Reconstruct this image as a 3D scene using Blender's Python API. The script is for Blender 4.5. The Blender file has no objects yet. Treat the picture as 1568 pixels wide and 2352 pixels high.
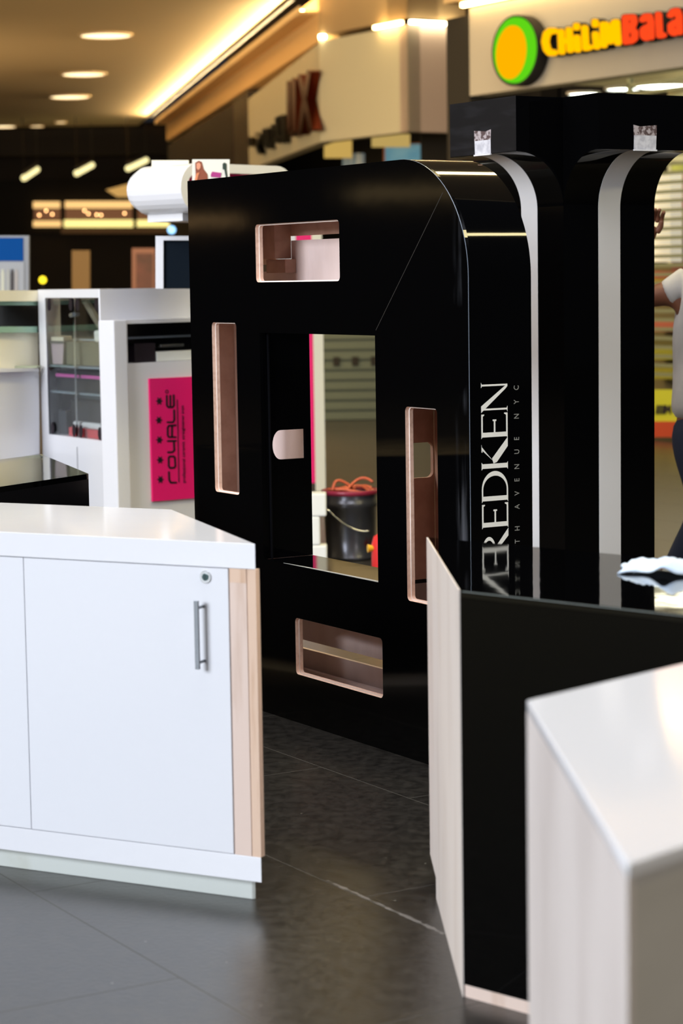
import bpy, bmesh, math, random
from mathutils import Vector, Matrix
from mathutils.geometry import tessellate_polygon
random.seed(7)
PI = math.pi
COL = bpy.context.scene.collection
SC = bpy.context.scene

# ------------------------------------------------------------------ camera
FPX, PITCH, ROLL, CAMH = 5092.0, 0.10405, -0.01527, 1.6
_cp, _sp = math.cos(PITCH), math.sin(PITCH)
_F = Vector((0, _cp, -_sp)); _U0 = Vector((0, _sp, _cp)); _R0 = Vector((1, 0, 0))
_R = math.cos(ROLL)*_R0 + math.sin(ROLL)*_U0
_U = -math.sin(ROLL)*_R0 + math.cos(ROLL)*_U0
_O = Vector((0, 0, CAMH))
cam_d = bpy.data.cameras.new('camera'); cam = bpy.data.objects.new('camera', cam_d); COL.objects.link(cam)
cam_d.sensor_fit = 'VERTICAL'; cam_d.sensor_height = 24.0; cam_d.sensor_width = 16.0
cam_d.lens = FPX*24.0/2352.0
cam_d.clip_start = 0.05; cam_d.clip_end = 300
cam_d.dof.use_dof = True; cam_d.dof.focus_distance = 7.6; cam_d.dof.aperture_fstop = 2.4
m3 = Matrix((_R, _U, -_F)).transposed()
cam.matrix_world = Matrix.Translation(_O) @ m3.to_4x4()
SC.camera = cam

# ------------------------------------------------------------------ view, world, key light
SC.view_settings.view_transform = 'Standard'; SC.view_settings.look = 'None'
SC.view_settings.gamma = 1.0; SC.view_settings.use_curve_mapping = False
SC.view_settings.exposure = 0.0
wd = bpy.data.worlds.new('world'); SC.world = wd; wd.use_nodes = True
bgn = wd.node_tree.nodes['Background']
bgn.inputs[0].default_value = (0.75, 0.82, 1.0, 1); bgn.inputs[1].default_value = 0.022

def area(name, loc, target, sx, sy, power, color):
    l = bpy.data.lights.new(name, 'AREA'); l.shape = 'RECTANGLE'; l.size = sx; l.size_y = sy
    l.energy = power; l.color = color
    o = bpy.data.objects.new(name, l); COL.objects.link(o); o.location = loc
    o.rotation_euler = (Vector(target)-Vector(loc)).to_track_quat('-Z', 'Y').to_euler()
    return o
area('atrium_daylight', (-10.5, -3.2, 5.0), (0, 6, 0.6), 6, 4.5, 2230, (0.86, 0.92, 1.0))
area('top_fill_light', (0.5, 5.5, 5.4), (0.3, 4.5, 0.5), 3.5, 3.5, 260, (0.95, 0.96, 1.0))  # unseen fill added overhead to brighten the counter tops
area('side_fill_light', (6.5, 0.5, 3.2), (0.8, 3.2, 0.5), 3.0, 2.0, 150, (1.0, 0.93, 0.84))  # unseen fill added at camera right for the white counter's front
area('mall_ceiling_light', (-4, 24, 5.4), (-1, 29, 3.0), 8, 8, 1350, (1.0, 0.72, 0.36))
area('beam_fill_light', (-9, 38, 2.0), (-1.6, 42, 4.9), 6, 3, 160, (1.0, 0.70, 0.36))  # unseen low fill added to light the bulkhead face
area('shop_front_light', (3.5, 17, 5.3), (3.3, 22, 1.0), 4, 4, 230, (1.0, 0.90, 0.76))
area('left_fill_light', (-15, 11, 5.2), (-13, 12, 0), 6, 8, 700, (1.0, 0.82, 0.50))  # unseen fill added to warm the left floor for gloss reflections
area('kiosk_light', (-3.5, 8.0, 4.5), (-1.2, 12.5, 1.2), 2.5, 2.5, 150, (0.95, 0.96, 1.0))

# ------------------------------------------------------------------ pixel helpers (photo frame 1568 x 2352)
def ray(x, y): return _F + _R*((x-784)/FPX) - _U*((y-1176)/FPX)
def gz(x, y, z):
    d = ray(x, y); return _O + d*((z-CAMH)/d.z)
def at(x, y, Y):
    d = ray(x, y); return _O + d*(Y/d.y)
def hd(deg):
    a = math.radians(deg); return Vector((math.sin(a), math.cos(a), 0))
def onp(x, y, p, h):
    """pixel -> point on the vertical plane through p that runs along heading h (degrees)"""
    hh = hd(h); n = Vector((hh.y, -hh.x, 0)); d = ray(x, y)
    return _O + d*(((Vector(p)-_O).dot(n))/d.dot(n))
HA, HB, HC = -31.125, -62.32, -46.74

# ------------------------------------------------------------------ materials
def mat(name, col, rough=0.5, metal=0.0, spec=0.5, noise=None, bump=None, emit=None, estr=0.0, alpha=None, trans=0.0, ior=1.45):
    m = bpy.data.materials.new(name); m.use_nodes = True
    nt = m.node_tree; b = nt.nodes['Principled BSDF']
    b.inputs['Base Color'].default_value = (*col, 1); b.inputs['Roughness'].default_value = rough
    b.inputs['Metallic'].default_value = metal; b.inputs['Specular IOR Level'].default_value = spec
    b.inputs['IOR'].default_value = ior
    if trans: b.inputs['Transmission Weight'].default_value = trans
    if emit: b.inputs['Emission Color'].default_value = (*emit, 1); b.inputs['Emission Strength'].default_value = estr
    tc = nt.nodes.new('ShaderNodeTexCoord')
    if noise:   # (scale_xyz, second colour, low, high)
        mp = nt.nodes.new('ShaderNodeMapping'); mp.inputs['Scale'].default_value = noise[0]
        nt.links.new(tc.outputs['Object'], mp.inputs['Vector'])
        nz = nt.nodes.new('ShaderNodeTexNoise'); nz.inputs['Scale'].default_value = 1.0; nz.inputs['Detail'].default_value = 6
        nt.links.new(mp.outputs[0], nz.inputs['Vector'])
        cr = nt.nodes.new('ShaderNodeValToRGB'); cr.color_ramp.elements[0].position = noise[2]; cr.color_ramp.elements[1].position = noise[3]
        cr.color_ramp.elements[0].color = (*col, 1); cr.color_ramp.elements[1].color = (*noise[1], 1)
        nt.links.new(nz.outputs['Fac'], cr.inputs['Fac']); nt.links.new(cr.outputs[0], b.inputs['Base Color'])
    if bump:    # (scale_xyz, strength, distance)
        mp = nt.nodes.new('ShaderNodeMapping'); mp.inputs['Scale'].default_value = bump[0]
        nt.links.new(tc.outputs['Object'], mp.inputs['Vector'])
        nz = nt.nodes.new('ShaderNodeTexNoise'); nz.inputs['Scale'].default_value = 1.0; nz.inputs['Detail'].default_value = 2
        nt.links.new(mp.outputs[0], nz.inputs['Vector'])
        bp = nt.nodes.new('ShaderNodeBump'); bp.inputs['Strength'].default_value = bump[1]; bp.inputs['Distance'].default_value = bump[2]
        nt.links.new(nz.outputs['Fac'], bp.inputs['Height']); nt.links.new(bp.outputs[0], b.inputs['Normal'])
    return m

def glow(name, col, s):
    m = bpy.data.materials.new(name); m.use_nodes = True; nt = m.node_tree
    for n in list(nt.nodes): nt.nodes.remove(n)
    e = nt.nodes.new('ShaderNodeEmission'); e.inputs[0].default_value = (*col, 1); e.inputs[1].default_value = s
    o = nt.nodes.new('ShaderNodeOutputMaterial'); nt.links.new(e.outputs[0], o.inputs[0]); return m

def glass_mat(name, tint, refl):
    m = bpy.data.materials.new(name); m.use_nodes = True; nt = m.node_tree
    for n in list(nt.nodes): nt.nodes.remove(n)
    t = nt.nodes.new('ShaderNodeBsdfTransparent'); t.inputs[0].default_value = (*tint, 1)
    g = nt.nodes.new('ShaderNodeBsdfGlossy'); g.inputs['Roughness'].default_value = 0.02
    fr = nt.nodes.new('ShaderNodeFresnel'); fr.inputs[0].default_value = 1.3
    ml = nt.nodes.new('ShaderNodeMath'); ml.operation = 'MULTIPLY'; ml.inputs[1].default_value = refl
    nt.links.new(fr.outputs[0], ml.inputs[0])
    mx = nt.nodes.new('ShaderNodeMixShader'); nt.links.new(ml.outputs[0], mx.inputs[0])
    nt.links.new(t.outputs[0], mx.inputs[1]); nt.links.new(g.outputs[0], mx.inputs[2])
    o = nt.nodes.new('ShaderNodeOutputMaterial'); nt.links.new(mx.outputs[0], o.inputs[0]); return m

M = {}
M['black'] = mat('black_gloss_laminate', (0.0012, 0.0012, 0.0014), 0.05, spec=0.40, bump=((5, 5, 5), 0.04, 0.003))
M['black_top'] = mat('black_gloss_worktop', (0.001, 0.001, 0.0012), 0.03, spec=0.9, bump=((14, 14, 14), 0.10, 0.0012))
M['black_satin'] = mat('black_satin_laminate', (0.004, 0.004, 0.005), 0.22, spec=0.35)
M['edge'] = mat('pale_laminate_edge', (0.16, 0.19, 0.24), 0.3)
M['white'] = mat('white_laminate', (0.80, 0.80, 0.84), 0.22, spec=0.5)
M['white_door'] = mat('white_door_laminate', (0.78, 0.785, 0.83), 0.35, spec=0.4)
M['white_top'] = mat('white_gloss_top', (0.84, 0.84, 0.88), 0.09, spec=0.8, bump=((6, 6, 6), 0.08, 0.003))
M['kick'] = mat('white_kick_board', (0.62, 0.65, 0.62), 0.45, noise=((3, 3, 3), (0.50, 0.50, 0.42), 0.62, 0.8))
M['gap'] = mat('dark_gap', (0.015, 0.01, 0.02), 0.8)
M['mdf'] = mat('raw_mdf', (0.52, 0.31, 0.235), 0.75, noise=((18, 18, 18), (0.44, 0.25, 0.185), 0.4, 0.7))
M['mdf_light'] = mat('pale_mdf', (0.82, 0.65, 0.61), 0.7, noise=((12, 12, 4), (0.74, 0.57, 0.52), 0.4, 0.7))
M['mdf_edge'] = mat('cut_mdf_edge', (0.95, 0.66, 0.51), 0.7, noise=((60, 60, 60), (0.78, 0.49, 0.36), 0.45, 0.75))
M['pine'] = mat('raw_pine_board', (0.74, 0.53, 0.40), 0.7, noise=((22, 22, 1.8), (0.46, 0.24, 0.12), 0.5, 0.74))
M['pine_pale'] = mat('pale_pine_board', (0.75, 0.59, 0.51), 0.7, noise=((16, 16, 2.2), (0.52, 0.34, 0.24), 0.5, 0.82))
M['ply'] = mat('whitewashed_plywood', (0.73, 0.645, 0.585), 0.55, noise=((6, 6, 1.0), (0.52, 0.41, 0.34), 0.48, 0.82))
M['ply2'] = mat('painted_plywood_end', (0.68, 0.61, 0.58), 0.55, noise=((4, 4, 1.6), (0.50, 0.43, 0.40), 0.42, 0.8))
M['greige'] = mat('greige_panel', (0.52, 0.49, 0.45), 0.5, noise=((1.5, 1.5, 6), (0.60, 0.57, 0.53), 0.4, 0.7))
M['acrylic'] = mat('opal_acrylic_strip', (0.66, 0.66, 0.68), 0.18, spec=0.5)
M['letter_white'] = mat('white_vinyl_letter', (0.80, 0.80, 0.76), 0.4, emit=(1, 1, 0.95), estr=0.05)
M['letter_thin'] = mat('grey_vinyl_letter', (0.26, 0.26, 0.24), 0.5)
M['steel'] = mat('brushed_steel', (0.25, 0.265, 0.285), 0.32, 1.0)
M['chrome'] = mat('chrome', (0.75, 0.76, 0.76), 0.15, 1.0)
M['beige'] = mat('beige_fascia', (0.58, 0.54, 0.40), 0.8)
M['beige_grey'] = mat('grey_beige_fascia', (0.29, 0.268, 0.238), 0.8)
M['mauve'] = mat('mauve_fascia', (0.58, 0.45, 0.38), 0.8)
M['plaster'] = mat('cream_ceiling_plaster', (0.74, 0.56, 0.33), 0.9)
M['beam'] = mat('brightened_tan_bulkhead', (0.88, 0.58, 0.27), 0.7)  # colour brightened in place of light falling on the bulkhead face
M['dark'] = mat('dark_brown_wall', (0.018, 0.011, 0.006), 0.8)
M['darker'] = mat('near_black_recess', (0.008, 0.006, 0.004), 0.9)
M['bronze'] = mat('dark_bronze_frame', (0.05, 0.035, 0.02), 0.5)
M['pink'] = mat('magenta_acrylic', (0.90, 0.014, 0.18), 0.35)
M['magenta'] = mat('magenta_trim', (0.50, 0.01, 0.12), 0.4)
M['ink'] = mat('black_ink', (0.01, 0.004, 0.01), 0.6)
M['cream'] = mat('cream_panel', (0.80, 0.76, 0.62), 0.5)
M['foam'] = mat('white_polystyrene', (0.84, 0.84, 0.80), 0.9, bump=((90, 90, 90), 0.3, 0.004))
M['skin'] = mat('brown_skin', (0.17, 0.062, 0.032), 0.55, noise=((9, 9, 9), (0.13, 0.045, 0.022), 0.4, 0.7))
M['shirt'] = mat('pale_tshirt', (0.47, 0.45, 0.445), 0.9, noise=((6, 6, 6), (0.38, 0.365, 0.36), 0.4, 0.7), bump=((12, 12, 4), 0.4, 0.02))
M['jeans'] = mat('dark_blue_denim', (0.012, 0.018, 0.040), 0.9, bump=((16, 16, 6), 0.4, 0.02))
M['hair'] = mat('black_hair', (0.01, 0.008, 0.007), 0.6)
M['shoe'] = mat('dark_shoe', (0.02, 0.02, 0.022), 0.5)
M['green'] = mat('green_edge_glass', (0.30, 0.48, 0.38), 0.2)
M['glass'] = glass_mat('clear_glass', (0.93, 0.96, 0.97), 0.3)

# floor: dark slate tiles laid at the angle of the shop fronts
def floor_mat():
    m = bpy.data.materials.new('dark_slate_floor_tiles'); m.use_nodes = True; nt = m.node_tree; b = nt.nodes['Principled BSDF']
    N = nt.nodes.new; L = nt.links.new
    tc = N('ShaderNodeTexCoord'); sep = N('ShaderNodeSeparateXYZ'); L(tc.outputs['Object'], sep.inputs[0])
    def math_(op, a, b_=None, c=None):
        n = N('ShaderNodeMath'); n.operation = op
        for i, v in enumerate((a, b_, c)):
            if v is None: continue
            if isinstance(v, (int, float)): n.inputs[i].default_value = v
            else: L(v, n.inputs[i])
        return n.outputs[0]
    T = 0.70; a = math.radians(59.2); nx, ny = math.sin(a), math.cos(a); ax, ay = -ny, nx
    X, Y = sep.outputs[0], sep.outputs[1]
    r = math_('ADD', math_('MULTIPLY', X, nx), math_('MULTIPLY_ADD', Y, ny, -2.222+70))
    al = math_('ADD', math_('MULTIPLY', X, ax), math_('MULTIPLY_ADD', Y, ay, -5.359+140.0))
    row = math_('FLOOR', math_('DIVIDE', r, T))
    al2 = math_('SUBTRACT', al, math_('MULTIPLY', math_('SUBTRACT', row, 100.0), 0.868))
    def line(v, half, T=0.70):
        fr = math_('FRACT', math_('DIVIDE', v, T)); d = math_('MULTIPLY', math_('ABSOLUTE', math_('SUBTRACT', fr, 0.5)), T)
        return math_('GREATER_THAN', d, T/2-half)
    seam = math_('MAXIMUM', line(r, 0.0018), line(al2, 0.0018, 1.4))
    n1 = N('ShaderNodeTexNoise'); n1.inputs['Scale'].default_value = 26; n1.inputs['Detail'].default_value = 8; n1.inputs['Roughness'].default_value = 0.7
    mp = N('ShaderNodeMapping'); mp.inputs['Rotation'].default_value = (0, 0, math.radians(15)); mp.inputs['Scale'].default_value = (1, 0.8, 1)
    L(tc.outputs['Object'], mp.inputs[0]); L(mp.outputs[0], n1.inputs['Vector'])
    cr = N('ShaderNodeValToRGB'); cr.color_ramp.elements[0].position = 0.35; cr.color_ramp.elements[1].position = 0.7
    cr.color_ramp.elements[0].color = (0.010, 0.0090, 0.0078, 1); cr.color_ramp.elements[1].color = (0.040, 0.036, 0.031, 1)
    L(n1.outputs['Fac'], cr.inputs[0])
    mx = N('ShaderNodeMixRGB'); L(seam, mx.inputs[0]); L(cr.outputs[0], mx.inputs[1]); mx.inputs[2].default_value = (0.050, 0.044, 0.036, 1)
    # pale dusty chalk mark along part of one seam
    p_, q_ = gz(752, 2022, 0), gz(1020, 2145, 0); d_ = q_-p_; Ln = d_.length; d_.normalize()
    t_ = math_('ADD', math_('MULTIPLY', X, d_.x), math_('MULTIPLY_ADD', Y, d_.y, -(p_.x*d_.x+p_.y*d_.y)))
    w_ = math_('ABSOLUTE', math_('ADD', math_('MULTIPLY', X, -d_.y), math_('MULTIPLY_ADD', Y, d_.x, p_.x*d_.y-p_.y*d_.x)))
    n4 = N('ShaderNodeTexNoise'); n4.inputs['Scale'].default_value = 22; n4.inputs['Detail'].default_value = 6; L(tc.outputs['Object'], n4.inputs['Vector'])
    wid = math_('MULTIPLY', math_('SUBTRACT', n4.outputs['Fac'], 0.36), 0.035)
    chalk = math_('MULTIPLY', math_('MULTIPLY', math_('GREATER_THAN', t_, 0.0), math_('LESS_THAN', t_, Ln)), math_('LESS_THAN', w_, wid))
    mc = N('ShaderNodeMixRGB'); L(math_('MULTIPLY', chalk, 0.55), mc.inputs[0]); L(mx.outputs[0], mc.inputs[1]); mc.inputs[2].default_value = (0.30, 0.28, 0.26, 1)
    # tiny pale specks
    vo = N('ShaderNodeTexVoronoi'); vo.inputs['Scale'].default_value = 9; L(tc.outputs['Object'], vo.inputs['Vector'])
    sp = N('ShaderNodeMixRGB'); L(math_('LESS_THAN', vo.outputs['Distance'], 0.028), sp.inputs[0]); L(mc.outputs[0], sp.inputs[1]); sp.inputs[2].default_value = (0.25, 0.24, 0.20, 1)
    L(sp.outputs[0], b.inputs['Base Color'])
    L(math_('MULTIPLY_ADD', seam, 0.45, math_('MULTIPLY_ADD', n1.outputs['Fac'], 0.12, 0.25)), b.inputs['Roughness']); b.inputs['Specular IOR Level'].default_value = 0.75
    bp = N('ShaderNodeBump'); bp.inputs['Strength'].default_value = 0.35; bp.inputs['Distance'].default_value = 0.002
    n2 = N('ShaderNodeTexNoise'); n2.inputs['Scale'].default_value = 60; n2.inputs['Detail'].default_value = 4; L(tc.outputs['Object'], n2.inputs['Vector'])
    L(n2.outputs['Fac'], bp.inputs['Height']); L(bp.outputs[0], b.inputs['Normal'])
    return m
M['floor'] = floor_mat()

def panel_mat():
    """black laminate with the pale rub marks the photograph shows down its right edge"""
    m = mat('scuffed_black_laminate', (0.0012, 0.0012, 0.0014), 0.07, spec=0.42, bump=((6, 6, 6), 0.05, 0.003))
    nt = m.node_tree; N = nt.nodes.new; L = nt.links.new; b = nt.nodes['Principled BSDF']
    tc = N('ShaderNodeTexCoord'); sep = N('ShaderNodeSeparateXYZ'); L(tc.outputs['Object'], sep.inputs[0])
    mp = N('ShaderNodeMapping'); mp.inputs['Scale'].default_value = (38, 38, 2.2); L(tc.outputs['Object'], mp.inputs[0])
    nz = N('ShaderNodeTexNoise'); nz.inputs['Scale'].default_value = 1; nz.inputs['Detail'].default_value = 7; L(mp.outputs[0], nz.inputs['Vector'])
    n3 = N('ShaderNodeTexNoise'); n3.inputs['Scale'].default_value = 3.2; n3.inputs['Detail'].default_value = 2; L(tc.outputs['Object'], n3.inputs['Vector'])
    g = N('ShaderNodeMapRange'); g.inputs[1].default_value = 0.44; g.inputs[2].default_value = 0.72; L(nz.outputs['Fac'], g.inputs[0])
    g3 = N('ShaderNodeMapRange'); g3.inputs[1].default_value = 0.42; g3.inputs[2].default_value = 0.60; L(n3.outputs['Fac'], g3.inputs[0])
    w1 = N('ShaderNodeMapRange'); w1.inputs[1].default_value = 0.17; w1.inputs[2].default_value = 0.225; L(sep.outputs[0], w1.inputs[0])
    w2 = N('ShaderNodeMapRange'); w2.inputs[1].default_value = 0.2500; w2.inputs[2].default_value = 0.235; L(sep.outputs[0], w2.inputs[0])
    def mul(a, c):
        n = N('ShaderNodeMath'); n.operation = 'MULTIPLY'; L(a, n.inputs[0]); L(c, n.inputs[1]); return n.outputs[0]
    fac = mul(mul(g.outputs[0], g3.outputs[0]), mul(w1.outputs[0], w2.outputs[0]))
    mx = N('ShaderNodeMixRGB'); L(fac, mx.inputs[0]); mx.inputs[1].default_value = (0.0012, 0.0012, 0.0014, 1); mx.inputs[2].default_value = (0.085, 0.088, 0.10, 1)
    L(mx.outputs[0], b.inputs['Base Color'])
    return m
M['panel'] = panel_mat()

# ------------------------------------------------------------------ object helpers
def tag(o, label=None, cat=None, group=None, kind=None):
    if label: o['label'] = label
    if cat: o['category'] = cat
    if group: o['group'] = group
    if kind: o['kind'] = kind
    return o
def thing(name, label, cat, loc=(0, 0, 0), rz=0.0, group=None):
    o = bpy.data.objects.new(name, None); COL.objects.link(o); o.location = loc; o.rotation_euler = (0, 0, rz)
    o.empty_display_size = 0.1
    return tag(o, label, cat, group)
def xf(o):
    m = Matrix.Translation(o.location) @ o.rotation_euler.to_matrix().to_4x4()
    return m if o.parent is None else xf(o.parent) @ m
class MB:
    def __init__(s): s.v = []; s.f = []; s.mi = []; s.cur = 0
    def add(s, vs, fs):
        k = len(s.v); s.v += [Vector(v) for v in vs]
        for f in fs: s.f.append([i+k for i in f]); s.mi.append(s.cur)
        return s
    def box(s, x0, x1, y0, y1, z0, z1):
        return s.add([(x0,y0,z0),(x1,y0,z0),(x1,y1,z0),(x0,y1,z0),(x0,y0,z1),(x1,y0,z1),(x1,y1,z1),(x0,y1,z1)],
                     [(3,2,1,0),(4,5,6,7),(0,1,5,4),(1,2,6,5),(2,3,7,6),(3,0,4,7)])
    def prism(s, poly, ext):
        """poly: 3D points; extruded by vector ext"""
        n = len(poly); p = [Vector(a) for a in poly]; e = Vector(ext)
        return s.add(p+[a+e for a in p], [tuple(range(n)), tuple(range(2*n-1, n-1, -1))] + [(i, i+n, (i+1) % n+n, (i+1) % n) for i in range(n)])
    def plan(s, pts, z0, z1): return s.prism([(x, y, z0) for x, y in pts], (0, 0, z1-z0))
    def tube(s, pts, r, n=10):
        pts = [Vector(p) for p in pts]; rings = []
        rr = r if isinstance(r, (list, tuple)) else [r]*len(pts)
        for i, p in enumerate(pts):
            t = (pts[min(i+1, len(pts)-1)] - pts[max(i-1, 0)]).normalized()
            a = t.cross(Vector((0, 0, 1)));
            if a.length < 1e-3: a = t.cross(Vector((1, 0, 0)))
            a.normalize(); b = t.cross(a)
            rings.append([p+(a*math.cos(2*PI*k/n)+b*math.sin(2*PI*k/n))*rr[i] for k in range(n)])
        vs = [v for r_ in rings for v in r_]; fs = []
        for i in range(len(rings)-1):
            for k in range(n): fs.append((i*n+k, i*n+(k+1) % n, (i+1)*n+(k+1) % n, (i+1)*n+k))
        fs.append(tuple(range(n-1, -1, -1))); fs.append(tuple(range((len(rings)-1)*n, len(rings)*n)))
        return s.add(vs, fs)
    def lathe(s, prof, n=28, c=(0, 0, 0)):
        vs = []; fs = []
        for r, z in prof: vs += [(c[0]+r*math.cos(2*PI*k/n), c[1]+r*math.sin(2*PI*k/n), c[2]+z) for k in range(n)]
        for i in range(len(prof)-1):
            for k in range(n): fs.append((i*n+k, i*n+(k+1) % n, (i+1)*n+(k+1) % n, (i+1)*n+k))
        return s.add(vs, fs)
    def build(s, name, m, parent=None, world=False, bevel=0, smooth=False):
        me = bpy.data.meshes.new(name)
        vs = s.v
        if world and parent is not None:
            inv = xf(parent).inverted(); vs = [inv @ v for v in vs]
        me.from_pydata([tuple(v) for v in vs], [], s.f)
        for mm in (m if isinstance(m, (list, tuple)) else [m]): me.materials.append(mm)
        for p, i in zip(me.polygons, s.mi): p.material_index = i
        bm = bmesh.new(); bm.from_mesh(me)
        bmesh.ops.recalc_face_normals(bm, faces=bm.faces); bm.to_mesh(me); bm.free()
        if smooth: me.polygons.foreach_set('use_smooth', [True]*len(me.polygons))
        o = bpy.data.objects.new(name, me); COL.objects.link(o)
        if parent is not None: o.parent = parent
        if bevel:
            md = o.modifiers.new('bevel', 'BEVEL'); md.width = bevel; md.segments = 2; md.limit_method = 'ANGLE'
        return o
def rrect(x0, x1, z0, z1, r=0.0, n=5):
    if r <= 0: return [(x0, z0), (x1, z0), (x1, z1), (x0, z1)]
    out = []
    for cx, cz, a0 in ((x1-r, z0+r, -90), (x1-r, z1-r, 0), (x0+r, z1-r, 90), (x0+r, z0+r, 180)):
        for k in range(n+1):
            a = math.radians(a0+90*k/n); out.append((cx+r*math.cos(a), cz+r*math.sin(a)))
    return out
def plate(name, loops, y0, y1, mats, parent, mapf=None, side=None):
    """flat board with holes: loops of (x, z), first the outline; spans y0..y1. mapf maps (x, y, z) to local space.
    side(x, z) -> material index of a cut-edge face."""
    cu = bpy.data.curves.new(name, 'CURVE'); cu.dimensions = '2D'; cu.fill_mode = 'BOTH'; cu.extrude = 0.5
    for lp in loops:
        sp = cu.splines.new('POLY'); sp.points.add(len(lp)-1); sp.use_cyclic_u = True
        for p, (x, z) in zip(sp.points, lp): p.co = (x, z, 0, 1)
    tmp = bpy.data.objects.new('tmp', cu); COL.objects.link(tmp)
    dg = bpy.context.evaluated_depsgraph_get(); me = bpy.data.meshes.new_from_object(tmp.evaluated_get(dg))
    bpy.data.objects.remove(tmp); bpy.data.curves.remove(cu)
    me.name = name; me.materials.clear()
    for mm in (mats if isinstance(mats, (list, tuple)) else [mats]): me.materials.append(mm)
    for p in me.polygons:
        p.use_smooth = False
        p.material_index = 0
        if side and abs(p.normal.z) < 0.5: p.material_index = side(p.center.x, p.center.y)
    for v in me.vertices:
        x, z, t = v.co; y = y0 if t < 0 else y1
        v.co = mapf(x, y, z) if mapf else (x, y, z)
    bm = bmesh.new(); bm.from_mesh(me); bmesh.ops.remove_doubles(bm, verts=bm.verts, dist=1e-5)
    bmesh.ops.recalc_face_normals(bm, faces=bm.faces); bm.to_mesh(me); bm.free()
    o = bpy.data.objects.new(name, me); COL.objects.link(o); o.parent = parent
    return o
def text_mb(body, size, ext, mtx, mb=None, xsc=1.0):
    cu = bpy.data.curves.new('txt', 'FONT'); cu.body = body; cu.size = size; cu.extrude = ext; cu.align_x = 'LEFT'
    tmp = bpy.data.objects.new('tmp', cu); COL.objects.link(tmp)
    dg = bpy.context.evaluated_depsgraph_get(); me = bpy.data.meshes.new_from_object(tmp.evaluated_get(dg))
    bpy.data.objects.remove(tmp); bpy.data.curves.remove(cu)
    mb = mb or MB()
    mb.add([mtx @ Vector((v.co.x*xsc, v.co.y, v.co.z)) for v in me.vertices], [tuple(p.vertices) for p in me.polygons])
    bpy.data.meshes.remove(me); return mb
def stroke(mb, pts, w, tofn, n=10):
    """rounded thick stroke in a 2D plane; tofn(x, y) -> (front point, back vector)"""
    def pr(poly):
        fp = [tofn(x, y)[0] for x, y in poly]; e = tofn(*poly[0])[1]; mb.prism(fp, e)
    for i, (x, y) in enumerate(pts):
        pr([(x+w/2*math.cos(2*PI*k/n), y+w/2*math.sin(2*PI*k/n)) for k in range(n)])
        if i+1 < len(pts):
            x2, y2 = pts[i+1]; d = math.hypot(x2-x, y2-y) or 1e-6; nx, ny = -(y2-y)/d*w/2, (x2-x)/d*w/2
            pr([(x+nx, y+ny), (x2+nx, y2+ny), (x2-nx, y2-ny), (x-nx, y-ny)])
    return mb
def slab(name, px, p, h, t, m, parent=None, off=0.0, bevel=0, back=None):
    """solid board whose face is the pixel outline px unprojected on the plane (p, heading h), moved off towards the viewer,
    t thick going away. px may also hold 3D Vectors."""
    hh = hd(h); n = Vector((hh.y, -hh.x, 0))
    if n.dot(Vector(p)-_O) < 0: n = -n
    q = Vector(p) - n*off
    pts = [a if isinstance(a, Vector) else onp(a[0], a[1], q, h) for a in px]
    return MB().prism(pts, n*t).build(name, m, parent, world=True, bevel=bevel)
def struct(o): o['kind'] = 'structure'; return o
def rect(x0, y0, x1, y1): return [(x0, y0), (x1, y0), (x1, y1), (x0, y1)]

# ================================================================== SETTING
struct(MB().add([(-30, -12, 0), (30, -12, 0), (30, 80, 0), (-30, 80, 0)], [(0, 1, 2, 3)]).build('floor', M['floor']))

H10 = -10.0
P1 = Vector((-0.22, 32.2, 0))                     # corner where the far fascia turns
def on(pt, h, t): return pt + hd(h)*t
far1 = on(P1, H10, 22.2)                          # far end of the bulkhead
near1 = on(P1, 180+HA, 2.35)
# ceiling: plaster slab left of the bulkhead, its right edge follows it
ed = hd(H10); el = Vector((-ed.y, ed.x, 0))       # left of the bulkhead
a0 = on(P1, H10, -30)+el*0.38; a1 = on(P1, H10, 24.5)+el*0.38
cpl = [(a0.x, a0.y), (a1.x, a1.y), (-24, a1.y+0.5), (-24, 9.0), (a0.x+1.0, 9.0)]
a1 = on(P1, H10, 25.6)+el*0.38
cpl = [(a1.x, a1.y), (-24, a1.y+0.3), (-24, 8.0), (a0.x+3.8, 8.0), (a0.x+3.8, 8.2), (on(P1,H10,-23).x+el.x*.38, on(P1,H10,-23).y+el.y*.38)]
struct(MB().plan(cpl, 5.62, 5.80).build('ceiling', M['plaster']))
# bulkhead along the right: lower face, lit ledge, black strip standing in for a shadow line
s0 = on(P1, H10, 0.0); s1 = far1
def rail(name, m, l0, l1, z0, z1, a=s0, b=s1, side=el):
    return struct(MB().plan([tuple((a+side*l0)[:2]), tuple((b+side*l0)[:2]), tuple((b+side*l1)[:2]), tuple((a+side*l1)[:2])], z0, z1).build(name, m))
nb = on(P1, H10, -0.0)
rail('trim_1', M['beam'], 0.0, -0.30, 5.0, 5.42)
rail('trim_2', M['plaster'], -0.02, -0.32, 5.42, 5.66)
rail('trim_shadow_line', M['darker'], 0.385, 0.34, 5.585, 5.64)
# bulkhead over the turned shop front
hA_r = hd(180+HA); nA = Vector((-hd(HA).y, hd(HA).x, 0))       # towards the viewer-left
if nA.dot(-P1) < 0: nA = -nA
e2 = on(P1, 180+HA, 2.32)
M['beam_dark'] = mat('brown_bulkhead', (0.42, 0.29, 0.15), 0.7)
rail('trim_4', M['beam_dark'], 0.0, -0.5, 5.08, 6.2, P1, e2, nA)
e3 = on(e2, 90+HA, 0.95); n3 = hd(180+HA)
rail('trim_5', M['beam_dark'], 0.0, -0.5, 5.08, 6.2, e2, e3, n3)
# recess behind, dark
struct(MB().plan([(1.2, 31.6), (5.2, 31.6), (5.2, 31.9), (1.2, 31.9)], 0, 6.2).build('wall_recess', M['darker']))

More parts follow.
